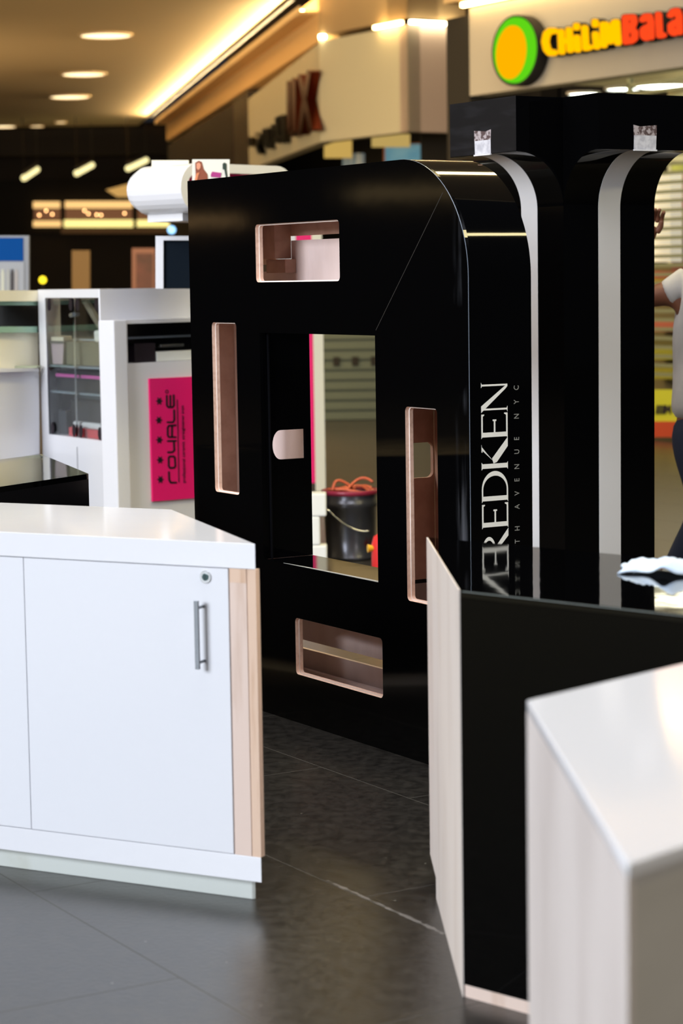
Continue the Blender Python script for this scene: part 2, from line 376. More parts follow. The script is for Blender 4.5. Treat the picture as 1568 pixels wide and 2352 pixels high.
struct(MB().box(-2.2, 16, 46.0, 46.3, 0, 8).build('wall_far_right', M['dark']))
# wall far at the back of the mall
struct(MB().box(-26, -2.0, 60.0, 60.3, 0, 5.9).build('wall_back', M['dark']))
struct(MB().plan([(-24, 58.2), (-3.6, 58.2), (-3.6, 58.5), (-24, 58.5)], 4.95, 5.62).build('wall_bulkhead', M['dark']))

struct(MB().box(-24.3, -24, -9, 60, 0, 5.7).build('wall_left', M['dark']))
def cove(name, a, b, z, w, m, label, off=(0, 0)):
    d = (b-a).normalized(); s = Vector((-d.y, d.x, 0))*w/2
    o = MB().plan([tuple((a+s)[:2]), tuple((b+s)[:2]), tuple((b-s)[:2]), tuple((a-s)[:2])], z, z+0.03).build(name, m)
    return tag(o, label, 'light strip')
M['led_warm'] = glow('warm_led', (1.0, 0.66, 0.26), 22)
M['led_white'] = glow('warm_white_led', (1.0, 0.86, 0.55), 16)
M['led_cove'] = glow('cove_led', (1.0, 0.66, 0.28), 42)
# cove LED on the ledge: washes the ceiling
cove('cove_light_strip', on(s0, H10, 0.2)+el*0.20, on(s1, H10, -0.2)+el*0.20, 5.435, 0.05, M['led_cove'], 'warm LED strip hidden on the ledge of the bulkhead, washing the ceiling')
rail('trim_6', M['beam'], 0.0, 0.26, 5.40, 5.43)
rail('trim_8', M['plaster'], 0.26, 0.28, 5.40, 5.50)
ca, cb = on(s0, H10, 0.1)+el*0.14, on(s1, H10, -0.1)+el*0.14
for k in range(3):
    u0, u1 = ca.lerp(cb, k/3), ca.lerp(cb, (k+1)/3); cm = (u0+u1)/2
    cl_ = area('cove_lamp', (cm.x, cm.y, 5.46), (cm.x+el.x*0.8, cm.y+el.y*0.8, 5.96), 0.1, 0.1, 1150, (1.0, 0.76, 0.40))
    cl_.data.size = (u1-u0).length; cl_.data.size_y = 0.12
    cl_.rotation_euler = Matrix((ed, ed.cross(Vector((el.x*-0.8, el.y*-0.8, -0.5)).normalized())*-1, Vector((el.x*-0.8, el.y*-0.8, -0.5)).normalized())).transposed().to_euler()

# fascias
struct(slab('wall_shopfront', [Vector((*on(P1, H10, 0)[:2], 3.58)), Vector((*on(P1, H10, 7.6)[:2], 3.58)), Vector((*on(P1, H10, 7.6)[:2], 4.80)), Vector((*on(P1, H10, 0)[:2], 4.98))], P1, H10, 0.2, M['beige']))
struct(slab('wall_shopfront_turn', [Vector((*P1[:2], 3.58)), Vector((*e2[:2], 3.58)), Vector((*e2[:2], 5.0)), Vector((*P1[:2], 5.0))], P1, HA, 0.2, M['beige']))
struct(slab('wall_shopfront_end', [Vector((*e2[:2], 3.58)), Vector((*e3[:2], 3.58)), Vector((*e3[:2], 5.0)), Vector((*e2[:2], 5.0))], e2, 90+HA, 0.2, M['mauve']))
struct(MB().plan([tuple(on(P1, H10, 7.6)[:2]), tuple(on(P1, H10, 9.6)[:2]), tuple((on(P1, H10, 9.6)-el*.4)[:2]), tuple((on(P1, H10, 7.6)-el*.4)[:2])], 0, 4.95).build('wall_pier', M['bronze']))
struct(MB().plan([tuple(on(P1, H10, 9.6)[:2]), tuple(on(P1, H10, 22)[:2]), tuple((on(P1, H10, 22)-el*.4)[:2]), tuple((on(P1, H10, 9.6)-el*.4)[:2])], 0, 4.9).build('wall_right_far', M['dark']))
# dim interior of that shop
b1 = P1 - nA*1.6
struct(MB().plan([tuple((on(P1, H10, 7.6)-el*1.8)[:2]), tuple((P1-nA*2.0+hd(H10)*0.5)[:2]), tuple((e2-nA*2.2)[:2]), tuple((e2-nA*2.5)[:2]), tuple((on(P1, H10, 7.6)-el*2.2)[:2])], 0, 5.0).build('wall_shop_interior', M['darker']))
# LED lines on the fascia tops
def ledline(name, a, b, side, z, label, m='led_warm'):
    d = side*0.10
    o = MB().plan([tuple((a+d)[:2]), tuple((b+d)[:2]), tuple((b+d*0.5)[:2]), tuple((a+d*0.5)[:2])], z, z+0.045).build(name, M[m])
    return tag(o, label, 'light strip')
ledline('led_strip', on(e2, HA, 0.70), on(e2, HA, 0.02), nA, 5.0, 'short warm LED strip on the angled beige fascia beside the tan bulkhead corner')
ledline('led_strip', on(e2, 90+HA, 0.0), on(e2, 90+HA, 0.80), n3, 5.0, 'bright LED strip on top of the mauve end fascia', 'led_white')
sp_ = P1+nA*0.1
tag(MB().lathe([(0.0, 0), (0.05, 0), (0.05, 0.05), (0, 0.05)], 12, ((P1+nA*-0.06).x, (P1+nA*-0.06).y-0.12, 5.03)).build('spot_lamp', glow('spot_glow', (1, 0.85, 0.5), 30)), 'tiny bright spot lamp at the corner of the beige fascia under the bulkhead', 'lamp')

# right-hand shop front (candy shop)
PW = Vector((3.18, 21.7, 0)); nW = nA
wl = onp(1079, 230, PW, HA); wr = on(PW, 180+HA, 5.0)
struct(slab('wall_candy_fascia', [Vector((wl.x, wl.y, 3.58)), Vector((wr.x, wr.y, 3.58)), Vector((wr.x, wr.y, 4.52)), Vector((wl.x, wl.y, 4.52))], PW, HA, 0.25, M['beige_grey']))
wl2 = on(Vector((wl.x, wl.y, 0)), HA, 0.0)
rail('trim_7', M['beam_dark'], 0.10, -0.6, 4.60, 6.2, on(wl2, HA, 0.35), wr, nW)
ledline('led_strip', on(wl2, HA, 0.02), on(wr, 0, 0), nW, 4.53, 'long golden LED strip along the top of the grey fascia above the lit shop name', 'led_warm')
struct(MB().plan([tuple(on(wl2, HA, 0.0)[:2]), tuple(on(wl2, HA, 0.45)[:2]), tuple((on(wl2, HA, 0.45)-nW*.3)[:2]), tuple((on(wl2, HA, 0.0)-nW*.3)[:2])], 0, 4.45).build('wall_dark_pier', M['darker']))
# interior of the candy shop: lit back wall and ceiling
wb = 2.6
il = on(wl2, HA, -0.2) - nW*wb; ir = wr - nW*wb
struct(slab('wall_candy_back', [Vector((il.x, il.y, 0)), Vector((ir.x, ir.y, 0)), Vector((ir.x, ir.y, 3.75)), Vector((il.x, il.y, 3.75))], il, HA, 0.2, mat('olive_cream_wall', (0.45, 0.42, 0.26), 0.8)))
q = [on(wl2, HA, -0.2)-nW*0.3, wr-nW*0.3, ir, il]
struct(MB().plan([tuple(a[:2]) for a in q], 3.72, 3.85).build('ceiling_candy_shop', M['cream']))
M['shoplight'] = glow('shop_downlight', (0.95, 1.0, 0.80), 9)
for (x, y, w, lb) in ((1340, 215, 0.20, 'small round ceiling light at the left of the candy shop'), (1431, 204, 0.22, 'round ceiling light in the middle inside the candy shop'), (1522, 198, 0.36, 'largest round ceiling light inside the candy shop, at right')):
    c = gz(x, y, 3.70); k = 20
    t = thing('shop_ceiling_light', lb, 'ceiling light', (c.x, c.y, 3.70), 0, 'ceiling lights of the candy shop')
    MB().lathe([(0, 0.0), (w*0.85, 0.0), (w*0.85, 0.015), (0, 0.015)], 24).build('diffuser', M['shoplight'], t)
    MB().lathe([(w*0.86, -0.01), (w, -0.01), (w, 0.018), (w*0.86, 0.018)], 24).build('trim_ring', M['white'], t)
l_ = area('candy_shop_light', (4.4, 23.2, 3.6), (4.3, 23.3, 0), 2.5, 1.6, 130, (1.0, 0.95, 0.70))

# roller grille with horizontal slats
g0 = onp(1440, 700, PW, HA); g1 = on(PW, 180+HA, 4.6)
mb = MB(); z = 0.62
while z < 3.50:
    a = Vector((g0.x, g0.y, 0)); b = g1
    mb.prism([Vector((a.x, a.y, z)), Vector((b.x, b.y, z)), Vector((b.x, b.y, z+0.034)), Vector((a.x, a.y, z+0.034))], -nW*0.02); z += 0.0885
for u in (0.0, 2.0, 4.0):
    a = on(Vector((g0.x, g0.y, 0)), 180+HA, u)
    mb.plan([tuple(a[:2]), tuple((a+hd(180+HA)*0.05)[:2]), tuple((a+hd(180+HA)*0.05-nW*.04)[:2]), tuple((a-nW*.04)[:2])], 0.0, 3.54)
tag(mb.build('roller_grille', mat('olive_grille', (0.16, 0.17, 0.09), 0.5)), 'roller grille of olive horizontal slats closing the candy shop front', 'shutter')
# lit pale pier panel and goods behind the grille
gp = onp(1520, 700, PW - nW*0.35, HA)
def behind(name, px, off, m, label, cat, z0=None, z1=None, t=0.15, group=None):
    o = slab(name, px, PW - nW*off, HA, t, m); return tag(o, label, cat, group)
behind('pale_display_panel', rect(1470, 395, 1539, 602), 0.3, mat('lit_cream_panel', (0.82, 0.78, 0.64), 0.7, emit=(1, 0.93, 0.72), estr=0.35), 'pale cream display panel behind the olive roller grille', 'panel')
cols = [(0.45, 0.50, 0.12), (0.62, 0.40, 0.24), (0.70, 0.48, 0.36), (0.78, 0.60, 0.46), (0.55, 0.12, 0.06), (0.50, 0.40, 0.12), (0.40, 0.26, 0.10), (0.22, 0.10, 0.07), (0.12, 0.10, 0.05), (0.35, 0.12, 0.08)]
names = ['green', 'tan', 'peach', 'pale peach', 'red', 'mustard', 'orange brown', 'maroon', 'dark olive', 'brick red']
yy = [375, 400, 419, 440, 461, 481, 503, 540, 565, 600]
cab = thing('candy_shelf', 'candy shelf unit with coloured packs behind the roller grille', 'shelf', (0, 0, 0))
cab.location = (*onp(1545, 900, PW-nW*0.6, HA)[:2], 0)
slab('shelf_back', rect(1470, 605, 1720, 1000), PW-nW*0.75, HA, 0.05, mat('dark_olive_board', (0.13, 0.11, 0.05), 0.8), cab)
slab('shelf_back', rect(1541, 370, 1720, 604), PW-nW*0.75, HA, 0.05, mat('dark_olive_board_upper', (0.13, 0.11, 0.05), 0.8), cab)
for i, y in enumerate(yy):
    y2 = y+(17 if i < 7 else 22)
    o = behind('candy_box', rect(1542, y, 1690, y2), 0.50, mat('pack_'+names[i].replace(' ', '_'), tuple(c_*0.72 for c_ in cols[i]), 0.7), names[i]+' candy packs on the shelf behind the roller grille', 'packs', group='candy packs behind the grille')
for i, (y, c, nmx) in enumerate(((623, (0.55, 0.10, 0.06), 'crimson'), (640, (0.5, 0.36, 0.05), 'amber'), (735, (0.62, 0.16, 0.10), 'coral'), (780, (0.16, 0.14, 0.03), 'moss'), (800, (0.42, 0.42, 0.03), 'lime'), (845, (0.40, 0.38, 0.03), 'yellow green'))):
    behind('candy_box', rect(1475, y, 1560, y+(16 if y in (780, 623) else 26)), 0.50, mat('pack_'+nmx.replace(' ', '_'), tuple(c_*0.6 for c_ in c), 0.7), nmx+' candy packs low on the shelf beside the person', 'packs', group='candy packs behind the grille')
# yellow floor banner with dark lettering
bn = thing('yellow_banner', 'yellow floor banner with black lettering leaning at the candy shop grille', 'banner', (*onp(1520, 1005, PW, HA)[:2], 0))
slab('banner_board', rect(1466, 895, 1600, 968), PW, HA, 0.03, mat('yellow_banner', (0.46, 0.46, 0.02), 0.6), bn, off=0.12)
slab('banner_foot', rect(1466, 968, 1600, 1004), PW, HA, 0.05, mat('red_banner_foot', (0.40, 0.04, 0.01), 0.6), bn, off=0.14)
mb = MB()
def onW(off):
    def f(x, y): return onp(x, y, PW+nW*off, HA), -nW*0.01
    return f
for x in (1506, 1513, 1520): stroke(mb, [(x, 950), (x+3, 932)], 4, onW(0.13))
stroke(mb, [(1526, 950), (1528, 932), (1532, 944), (1537, 932), (1538, 950)], 3.5, onW(0.13))
mb.build('lettering', M['ink'], bn, world=True)
# second shuttered counter seen through the panel opening
k0 = Vector((*at(700, 960, 25.4)[:2], 0))
sh = thing('shuttered_counter', 'olive green slatted counter front seen through the black panel opening', 'counter', k0)
mb = MB(); zz = 0.0
x0, x1 = k0.x, k0.x+3.0
mb.box(x0, x1, 25.46, 25.9, 0, 1.25)
while zz < 1.22: mb.box(x0, x1, 25.42, 25.46, zz+0.012, zz+0.10); zz += 0.115
mb.build('slatted_front', mat('olive_grey_shutter', (0.060, 0.072, 0.048), 0.6), sh, world=True)
mb = MB()
for i in range(16): mb.box(x0+0.12+i*0.215, x0+0.19+i*0.215, 25.40, 25.425, 0.63, 0.73)
mb.build('vent_slots', M['darker'], sh, world=True)

# lit name sign of the right shop: CHiLiMBaLaM
sg = thing('shop_name_sign', 'lit orange and red CHILIM BALAM letters on the grey fascia', 'sign', (*onp(1400, 130, PW, HA)[:2], 3.9))
S = 4.506
def cp(l): return [(1220+x/S, y/S) for x, y in l]
G1 = [[(222, 318), (185, 318), (148, 350), (132, 430), (150, 510), (185, 548), (222, 545)],
      [(294, 325), (304, 538)], [(378, 305), (390, 520)], [(300, 432), (382, 415)],
      [(460, 385), (468, 515)], [(455, 262), (455, 288)],
      [(540, 285), (552, 500), (590, 488)],
      [(650, 350), (665, 485)], [(647, 222), (648, 258)],
      [(738, 470), (730, 250), (760, 250), (802, 430), (845, 232), (868, 225), (882, 445)]]
G2 = [[(960, 180), (965, 435)], [(965, 178), (1040, 175), (1050, 225), (1030, 280), (1000, 290)], [(1000, 295), (1058, 330), (1055, 395), (1020, 425), (970, 430)],
      [(1180, 280), (1145, 310), (1148, 375), (1175, 395), (1215, 370)], [(1140, 205), (1165, 170), (1205, 165), (1222, 220), (1225, 385)], [(1180, 282), (1222, 275)],
      [(1302, 148), (1315, 370), (1352, 362)],
      [(1470, 232), (1432, 262), (1435, 325), (1462, 345), (1505, 320)], [(1428, 158), (1455, 118), (1495, 108), (1515, 165), (1520, 335)], [(1470, 232), (1512, 225)],
      [(1610, 330), (1605, 100), (1640, 110), (1680, 280), (1720, 90), (1745, 80), (1760, 300)]]
def onS(off, t):
    def f(x, y): return onp(x, y, PW+nW*off, HA), -nW*t
    return f
mb = MB()
for g in G1+G2: stroke(mb, cp(g), 16.0, onS(0.13, 0.12))
mb.build('letter_returns', M['darker'], sg, world=True)
mb = MB()
for i, g in enumerate(G1): stroke(mb, cp(g), (12.0 if i else 14.0), onS(0.16, 0.028))
mb.build('orange_lettering', glow('lit_orange', (1.0, 0.46, 0.0), 1.35), sg, world=True)
mb = MB()
for g in G2: stroke(mb, cp(g), 11.5, onS(0.16, 0.028))
mb.build('red_lettering', glow('lit_red', (1.0, 0.065, 0.012), 1.15), sg, world=True)
# round sign beside the name: plain green oval with a plain orange patch
lg = thing('oval_shop_sign', 'lit oval green sign with plain orange patch left of the shop name', 'sign', (*onp(1182, 117, PW, HA)[:2], 3.9))
def oval(cx, cy, rx, ry, off, t, tilt=0.0, n=40):
    pts = []
    for k in range(n):
        a = 2*PI*k/n; x = rx*math.cos(a); y = ry*math.sin(a)
        pts.append(onp(cx+x*math.cos(tilt)-y*math.sin(tilt), cy+x*math.sin(tilt)+y*math.cos(tilt), PW+nW*off, HA))
    return MB().prism(pts, -nW*t)
oval(1182, 116, 53, 82, 0.15, 0.14, 0.08).build('black_backing', M['darker'], lg, world=True)
oval(1180, 115, 47, 76, 0.18, 0.028, 0.08).build('green_disc', glow('lit_green', (0.13, 0.75, 0.01), 0.9), lg, world=True)
mb = oval(1172, 120, 33, 62, 0.20, 0.018, 0.10); mb.build('orange_patch', glow('lit_amber', (1.0, 0.42, 0.0), 1.1), lg, world=True)

# copper sign on the far left shop
cs = thing('copper_shop_sign', 'copper and dark metal letters on the beige fascia below the bulkhead', 'sign', (*onp(640, 250, P1, H10)[:2], 4.2))
el_ = el
def onC(off, t):
    def f(x, y): return onp(560+x/8.71, 150+y/8.71, P1+el_*off, H10), -el_*t
    return f
cop = mat('copper', (0.17, 0.028, 0.008), 0.25, 0.9)
mb = MB()
stroke(mb, [(885, 340), (890, 1300), (950, 1400), (1000, 1330), (985, 280)], 75, onC(0.16, 0.14), 6)
stroke(mb, [(1110, 210), (1330, 1290)], 80, onC(0.16, 0.14), 6)
stroke(mb, [(1290, 130), (1100, 1360)], 80, onC(0.16, 0.14), 6)
mb.build('copper_lettering', cop, cs, world=True)
mb = MB()
for g in ([(105, 1450), (115, 1610)], [(240, 1370), (330, 1400), (250, 1640), (300, 1760)], [(385, 1290), (395, 1600)], [(455, 1270), (460, 1640), (500, 1650)],
          [(560, 1200), (570, 1420), (600, 1200)], [(640, 1050), (650, 1540), (700, 1420), (780, 1540), (760, 1010), (660, 1050)]):
    stroke(mb, g, 52, onC(0.12, 0.10), 6)
mb.build('dark_lettering', mat('dark_metal', (0.02, 0.017, 0.012), 0.3, 0.8), cs, world=True)

# things inside the turned shop, under its fascia
def inshop(name, x0, y0, x1, y1, m, label, cat, dd=1.0, frame=None):
    b = P1 - nA*dd
    t = thing(name, label, cat, (*onp((x0+x1)/2, y1, b, HA)[:2], 2.6))
    slab('panel', rect(x0, y0, x1, y1), b, HA, 0.04, m, t)
    if frame: slab('frame', rect(x0-4, y0-3, x1+4, y1+3), b-nA*0.045, HA, 0.04, frame, t)
inshop('lit_ceiling_panel', 744, 322, 803, 363, glow('gold_panel', (0.62, 0.40, 0.10), 0.9), 'gold lit panel under the left part of the angled fascia', 'light panel')
inshop('lit_ceiling_panel', 853, 308, 936, 338, glow('gold_panel_pale', (0.58, 0.40, 0.12), 0.85), 'long gold lit panel under the right part of the angled fascia', 'light panel')
inshop('framed_poster', 884, 331, 993, 380, mat('blue_grey_poster', (0.10, 0.22, 0.28), 0.5, noise=((1.5, 1.5, 3), (0.02, 0.12, 0.22), 0.4, 0.6), emit=(0.10, 0.24, 0.32), estr=0.6), 'blue grey poster in an orange frame above the black panel', 'poster', 1.2, mat('orange_frame', (0.35, 0.10, 0.03), 0.5))
inshop('blue_window_card', 786, 352, 832, 384, mat('pale_blue_card', (0.10, 0.16, 0.20), 0.5, noise=((9, 9, 1), (0.35, 0.38, 0.36), 0.45, 0.55), emit=(0.08, 0.12, 0.16), estr=0.4), 'pale blue window card left of the framed poster', 'card', 1.2)

# downlights in the ceiling
M['down'] = glow('downlight_glow', (1.0, 0.80, 0.46), 2.6)
for x, y, w, lb in ((243, 82, 0.45, 'nearest and largest round ceiling downlight at the top'), (192, 171, 0.45, 'second round ceiling downlight from the top'), (160, 223, 0.46, 'third round ceiling downlight from the top'),
                (140, 281, 0.17, 'small round downlight right of the two faint ones at the ceiling edge'), (85, 290, 0.20, 'faint small downlight at the dark ceiling edge'), (8, 291, 0.35, 'downlight at the dark ceiling edge cut by the picture border')):
    c = gz(x, y, 5.60)
    t = thing('recessed_downlight', lb, 'ceiling light', (c.x, c.y, 5.60), 0, 'downlights in the mall ceiling')
    MB().lathe([(0, 0.0), (w*0.9, 0.0), (w*0.9, 0.015), (0, 0.015)], 32).build('diffuser', M['down'], t)
    MB().lathe([(w*0.9, -0.012), (w*1.0, -0.012), (w*1.0, 0.018), (w*0.9, 0.018)], 32).build('trim_ring', M['plaster'], t)
# more of the same light rows overhead, reflected as lines in the curved black band
for nm, ua, ha, hb, w, m, lb in (('linear_ceiling_light', 8.35, 5.0, 9.2, 0.42, glow('linear_light', (1.0, 0.88, 0.50), 40), 'linear ceiling light nearest the camera side of the hall'),
                             ('linear_ceiling_light', 1.5, 6.2, 10.2, 0.40, glow('linear_light_b', (1.0, 0.86, 0.45), 32), 'linear ceiling light high above the right side of the hall'),
                             ('linear_ceiling_light', 18.25, 11.2, 14.2, 0.5, glow('linear_light_c', (1.0, 0.82, 0.42), 10), 'linear ceiling light above the shop fronts deep in the hall')):
    A_ = hd(HA); S_ = hd(HA+90)
    cove(nm, A_*ua+S_*ha, A_*ua+S_*hb, 5.57, w, m, lb)

for (y0_, y1_, z_, h_, c_, st_, lb) in ((8, 13, 2.55, 0.16, (1.0, 0.66, 0.28), 1.3, 'unseen warm strip added on the left wall beside the black counter for reflections'), (14.5, 20, 2.85, 0.14, (1.0, 0.70, 0.32), 1.2, 'unseen warm strip added midway along the left wall for reflections'),
                                   (22, 29, 2.5, 0.16, (1.0, 0.6, 0.25), 1.2, 'unseen warm strip added farthest along the left wall for reflections'), (-7, 7, 2.5, 0.9, (1.0, 0.88, 0.50), 3.0, 'unseen tall glowing band added on the left wall level with the camera for reflections')):
    tag(MB().box(-24.0, -23.9, y0_, y1_, z_, z_+h_).build('reflection_strip', glow('reflection_strip', c_, st_)), lb, 'light strip')  # unseen glowing strips added on the left wall to reflect in black gloss
# slanted tube lamps far back
for i, (x0_, y0_, x1_, y1_, lb) in enumerate(((55, 409, 85, 389, 'leftmost slanted tube lamp hanging in the dark far end'), (176, 398, 211, 379, 'middle slanted tube lamp hanging in the dark far end'), (294, 387, 335, 368, 'slanted tube lamp nearest the white rounded drum'))):
    a = at(x0_, y0_, 54); b = at(x1_, y1_, 56.5)
    t = thing('tube_lamp', lb, 'lamp', tuple((a+b)/2), 0, 'tube lamps in the dark far end')
    MB().tube([a, b], 0.075, 8).build('tube', glow('tube_glow', (1.0, 0.86, 0.40), 1.5), t, world=True)
    MB().tube([a+Vector((0, 0, 0.12)), b+Vector((0, 0, 0.12))], 0.05, 6).build('housing', M['bronze'], t, world=True)
    for q_ in (a, b): MB().tube([q_+Vector((0, 0, 0.14)), Vector((q_.x, q_.y, 5.61))], 0.012, 6).build('hanging_rod', M['bronze'], t, world=True)
# lit window band far back
wn = thing('lit_window_band', 'far band of windows framed by glowing warm light bars', 'window display', tuple(at(240, 522, 59.5)))
M['bar'] = glow('bar_glow', (1.0, 0.60, 0.22), 1.15); M['bar2'] = glow('bar_glow_b', (1.0, 0.82, 0.28), 1.35)
for (x0_, x1_, y0_, y1_, m) in ((76, 137, 463, 478, 'bar'), (149, 303, 462, 478, 'bar'), (316, 356, 465, 478, 'bar'), (76, 139, 507, 521, 'bar'), (147, 305, 505, 522, 'bar2'), (314, 409, 505, 521, 'bar2'), (405, 470, 486, 499, 'bar2')):
    p = at(0, 500, 59.6); slab('light_bar', rect(x0_, y0_, x1_, y1_), p, 90, 0.1, M[m], wn)
for (x0_, x1_) in ((78, 138), (150, 303), (316, 410)):
    slab('window_glass', rect(x0_, 480, x1_, 504), at(0, 500, 59.7), 90, 0.05, mat('brown_window', (0.10, 0.045, 0.025), 0.5, emit=(0.35, 0.14, 0.06), estr=0.35), wn)
MB().box(wn.location.x-5, wn.location.x+5, 59.78, 60.02, 3.0, 4.4).build('mounting_board', M['darker'], wn, world=True)
slab('ledge', rect(140, 524, 400, 536), at(0, 500, 59.55), 90, 0.2, mat('brown_ledge', (0.10, 0.05, 0.018), 0.7, emit=(0.10, 0.05, 0.018), estr=0.35), wn)
random.seed(3)
M['bok'] = glow('tiny_bulb', (1.0, 0.5, 0.2), 10)
for (x, y) in ((106, 484), (120, 492), (194, 484), (203, 491), (222, 493), (232, 494), (286, 490), (366, 492), (381, 493), (90, 494)):
    p = at(x, y, 59.2); MB().lathe([(0, -0.03), (0.03, 0), (0, 0.03)], 8, tuple(p)).build('bulb', M['bok'], wn, world=True)
o = slab('gold_shop_ceiling', [(243, 436), (300, 421), (352, 421), (352, 452), (268, 452)], at(0, 440, 57), 90, 0.1, glow('gold_soffit', (0.85, 0.48, 0.14), 0.75)); tag(o, 'gold glowing wedge of soffit left of the white drum', 'soffit')
for (x0_, y0_, x1_, y1_, c, nm, lb) in ((165, 575, 206, 668, (0.13, 0.075, 0.025), 'tan_door_panel', 'tan door panel in the dark shop above the white kiosk top'), (303, 570, 356, 668, (0.19, 0.085, 0.055), 'framed_picture', 'reddish framed picture left of the white-framed screen')):
    o = slab(nm, rect(x0_, y0_, x1_, y1_), at(0, 500, 59.85 if 'shelf' in nm else 30), 90, 0.08, mat(nm+'_m', c, 0.7, emit=c, estr=0.35)); tag(o, lb, nm.split('_')[-1])
    if nm != 'brown_shelf_edge':
        a_, b_ = at(x0_+8, 668, 30.02), at(x1_-8, 668, 30.02); MB().box(a_.x, b_.x, 30.02, 30.07, 0, a_.z+0.02).build('stand', M['darker'], o)
    if nm == 'framed_picture': slab('frame_opening', rect(x0_+9, y0_+12, x1_-6, y1_), at(0, 500, 29.98), 90, 0.01, mat('dark_red_print', (0.05, 0.018, 0.01), 0.6, noise=((3, 3, 3), (0.10, 0.03, 0.02), 0.4, 0.6), emit=(0.10, 0.03, 0.02), estr=0.25), o, back=None)
for (x, y, r, c, s, nm, lb) in ((98, 643, 0.05, (0.8, 0.6, 0.02), 3.0, 'yellow_indicator_lamp', 'small yellow glowing lamp above the white kiosk'), (394, 528, 0.055, (0.25, 0.5, 0.8), 3.0, 'blue_lamp', 'small blue lamp above the white-framed screen')):
    p = at(x, y, 29); lo_ = MB().lathe([(0, -r), (r*.7, -r*.7), (r, 0), (r*.7, r*.7), (0, r)], 12, tuple(p)).build(nm, glow(nm+'_g', c, s)); tag(lo_, lb, 'lamp'); MB().tube([(p.x, p.y, 0), (p.x, p.y, p.z-r*0.9)], 0.01, 6).build('stem', M['ink'], lo_)
# blue and white lightbox at the far left
lb_ = thing('product_lightbox', 'blue and white lightbox poster with bottles at the far left', 'poster', tuple(at(20, 668, 16)))
p = at(0, 600, 16)
slab('frame', rect(-60, 541, 66, 672), p, 90, 0.06, mat('grey_frame', (0.35, 0.36, 0.40), 0.4), lb_)
slab('blue_print', rect(-60, 546, 53, 599), p+Vector((0, -0.012, 0)), 90, 0.01, mat('blue_print', (0.002, 0.02, 0.08), 0.7, spec=0.1, emit=(0.002, 0.075, 0.31), estr=0.75), lb_)
slab('pale_print', rect(-60, 602, 55, 672), p+Vector((0, -0.012, 0)), 90, 0.01, mat('pale_print', (0.30, 0.31, 0.33), 0.4, emit=(0.5, 0.5, 0.55), estr=0.25), lb_)
for x, c in ((6, (0.72, 0.72, 0.6)), (18, (0.5, 0.5, 0.48)), (28, (0.06, 0.05, 0.05)), (-6, (0.6, 0.6, 0.5)), (37, (0.5, 0.46, 0.45))):
    slab('printed_bottle', [(x-4, 672), (x+4, 672), (x+4, 628), (x+2, 618), (x-2, 618), (x-4, 628)], p+Vector((0, -0.02, 0)), 90, 0.006, mat('bottle_ink', c, 0.5), lb_)

# ================================================================== WHITE KIOSK (behind)
KY = 11.5
T0 = Vector((*at(230, 700, KY)[:2], 0))            # tower corner
def zat(x, y, p, h): return onp(x, y, p, h).z
TL = onp(88, 700, T0, HA); TL = Vector((TL.x, TL.y, 0))
ZT = 1.575
kt = thing('glass_display_tower', 'white kiosk tower with a two-door glass showcase', 'display case', tuple((T0+TL)/2))
hT = hd(HA); rT = (T0-TL).normalized(); nT = Vector((hT.y, -hT.x, 0));
nT = hd(2)                                        # the tower is a skewed box
DT = 0.50
def tq(a, b, dep0, dep1, z0, z1, mb=None):
    """box on the tower front plane, a..b metres from its left corner"""
    mb = mb or MB(); A = TL+rT*a; B = TL+rT*b
    return mb.plan([tuple((A+nT*dep0)[:2]), tuple((B+nT*dep0)[:2]), tuple((B+nT*dep1)[:2]), tuple((A+nT*dep1)[:2])], z0, z1)
W_ = (T0-TL).length
zg1 = zat(160, 684, T0, HA); zg0 = zat(160, 1003, T0, HA)
a_l = (onp(104, 700, T0, HA)-TL); a_l.z = 0; a_l = a_l.length; a_r = (onp(229, 700, T0, HA)-TL); a_r.z = 0; a_r = a_r.length
mb = tq(0, W_, 0, DT, zg1, ZT); tq(0, a_l, 0, DT, zg0, zg1, mb); tq(a_r-0.012, W_, 0, 0.02, zg0, zg1, mb); tq(W_-0.02, W_, 0.02, DT, zg0, zg1, mb); tq(0, W_, DT-0.02, DT, zg0, 1.30, mb)
mb.build('tower_frame', M['white'], kt, world=True)
tq(0, W_, 0.0, DT, 0, zg0).build('base_cabinet', M['white'], kt, world=True)
mid = (onp(168, 700, T0, HA)-TL); mid.z = 0; mid = mid.length
tq(mid-0.003, mid+0.003, -0.002, 0.0, 0.05, zg0-0.05).build('door_seam', M['gap'], kt, world=True)
for k, (a, b) in enumerate(((a_l, mid-0.004), (mid+0.004, a_r-0.012))):
    d = tq(a, b, 0.004, 0.010, zg0+0.004, zg1-0.004).build('glass_door', M['glass'], kt, world=True)
    for aa in (a+0.05, b-0.03):
        for zz in (zg0+0.035, zg1-0.035):
            c = TL+rT*aa+nT*(-0.006); mbh = MB()
            pts = [c+rT*(0.022*math.cos(2*PI*j/14))+Vector((0, 0, zz+0.034*math.sin(2*PI*j/14))) for j in range(14)]
            mbh.prism(pts, nT*0.018).build('round_hinge', M['ink'], d, world=True)
tq(mid-0.012, mid+0.010, 0.012, 0.03, zg0, zg1).build('chrome_post', M['chrome'], kt, world=True)
lk = TL+rT*(mid-0.03)+nT*(-0.012); zl = zat(160, 724, T0, HA)
mb = MB().tube([lk+Vector((0, 0, zl)), lk+rT*0.04+Vector((0, 0, zl+0.005))], 0.012, 8); mb.build('door_lock', M['steel'], kt, world=True)
zs = [zat(180, 842, T0, HA), zat(180, 903, T0, HA)]
for z in zs: tq(a_l, a_r, 0.05, DT-0.04, z-0.012, z).build('glass_shelf', mat('smoked_shelf', (0.22, 0.26, 0.28), 0.2), kt, world=True)
gm = mat('blue_grey_back', (0.30, 0.38, 0.44), 0.4)
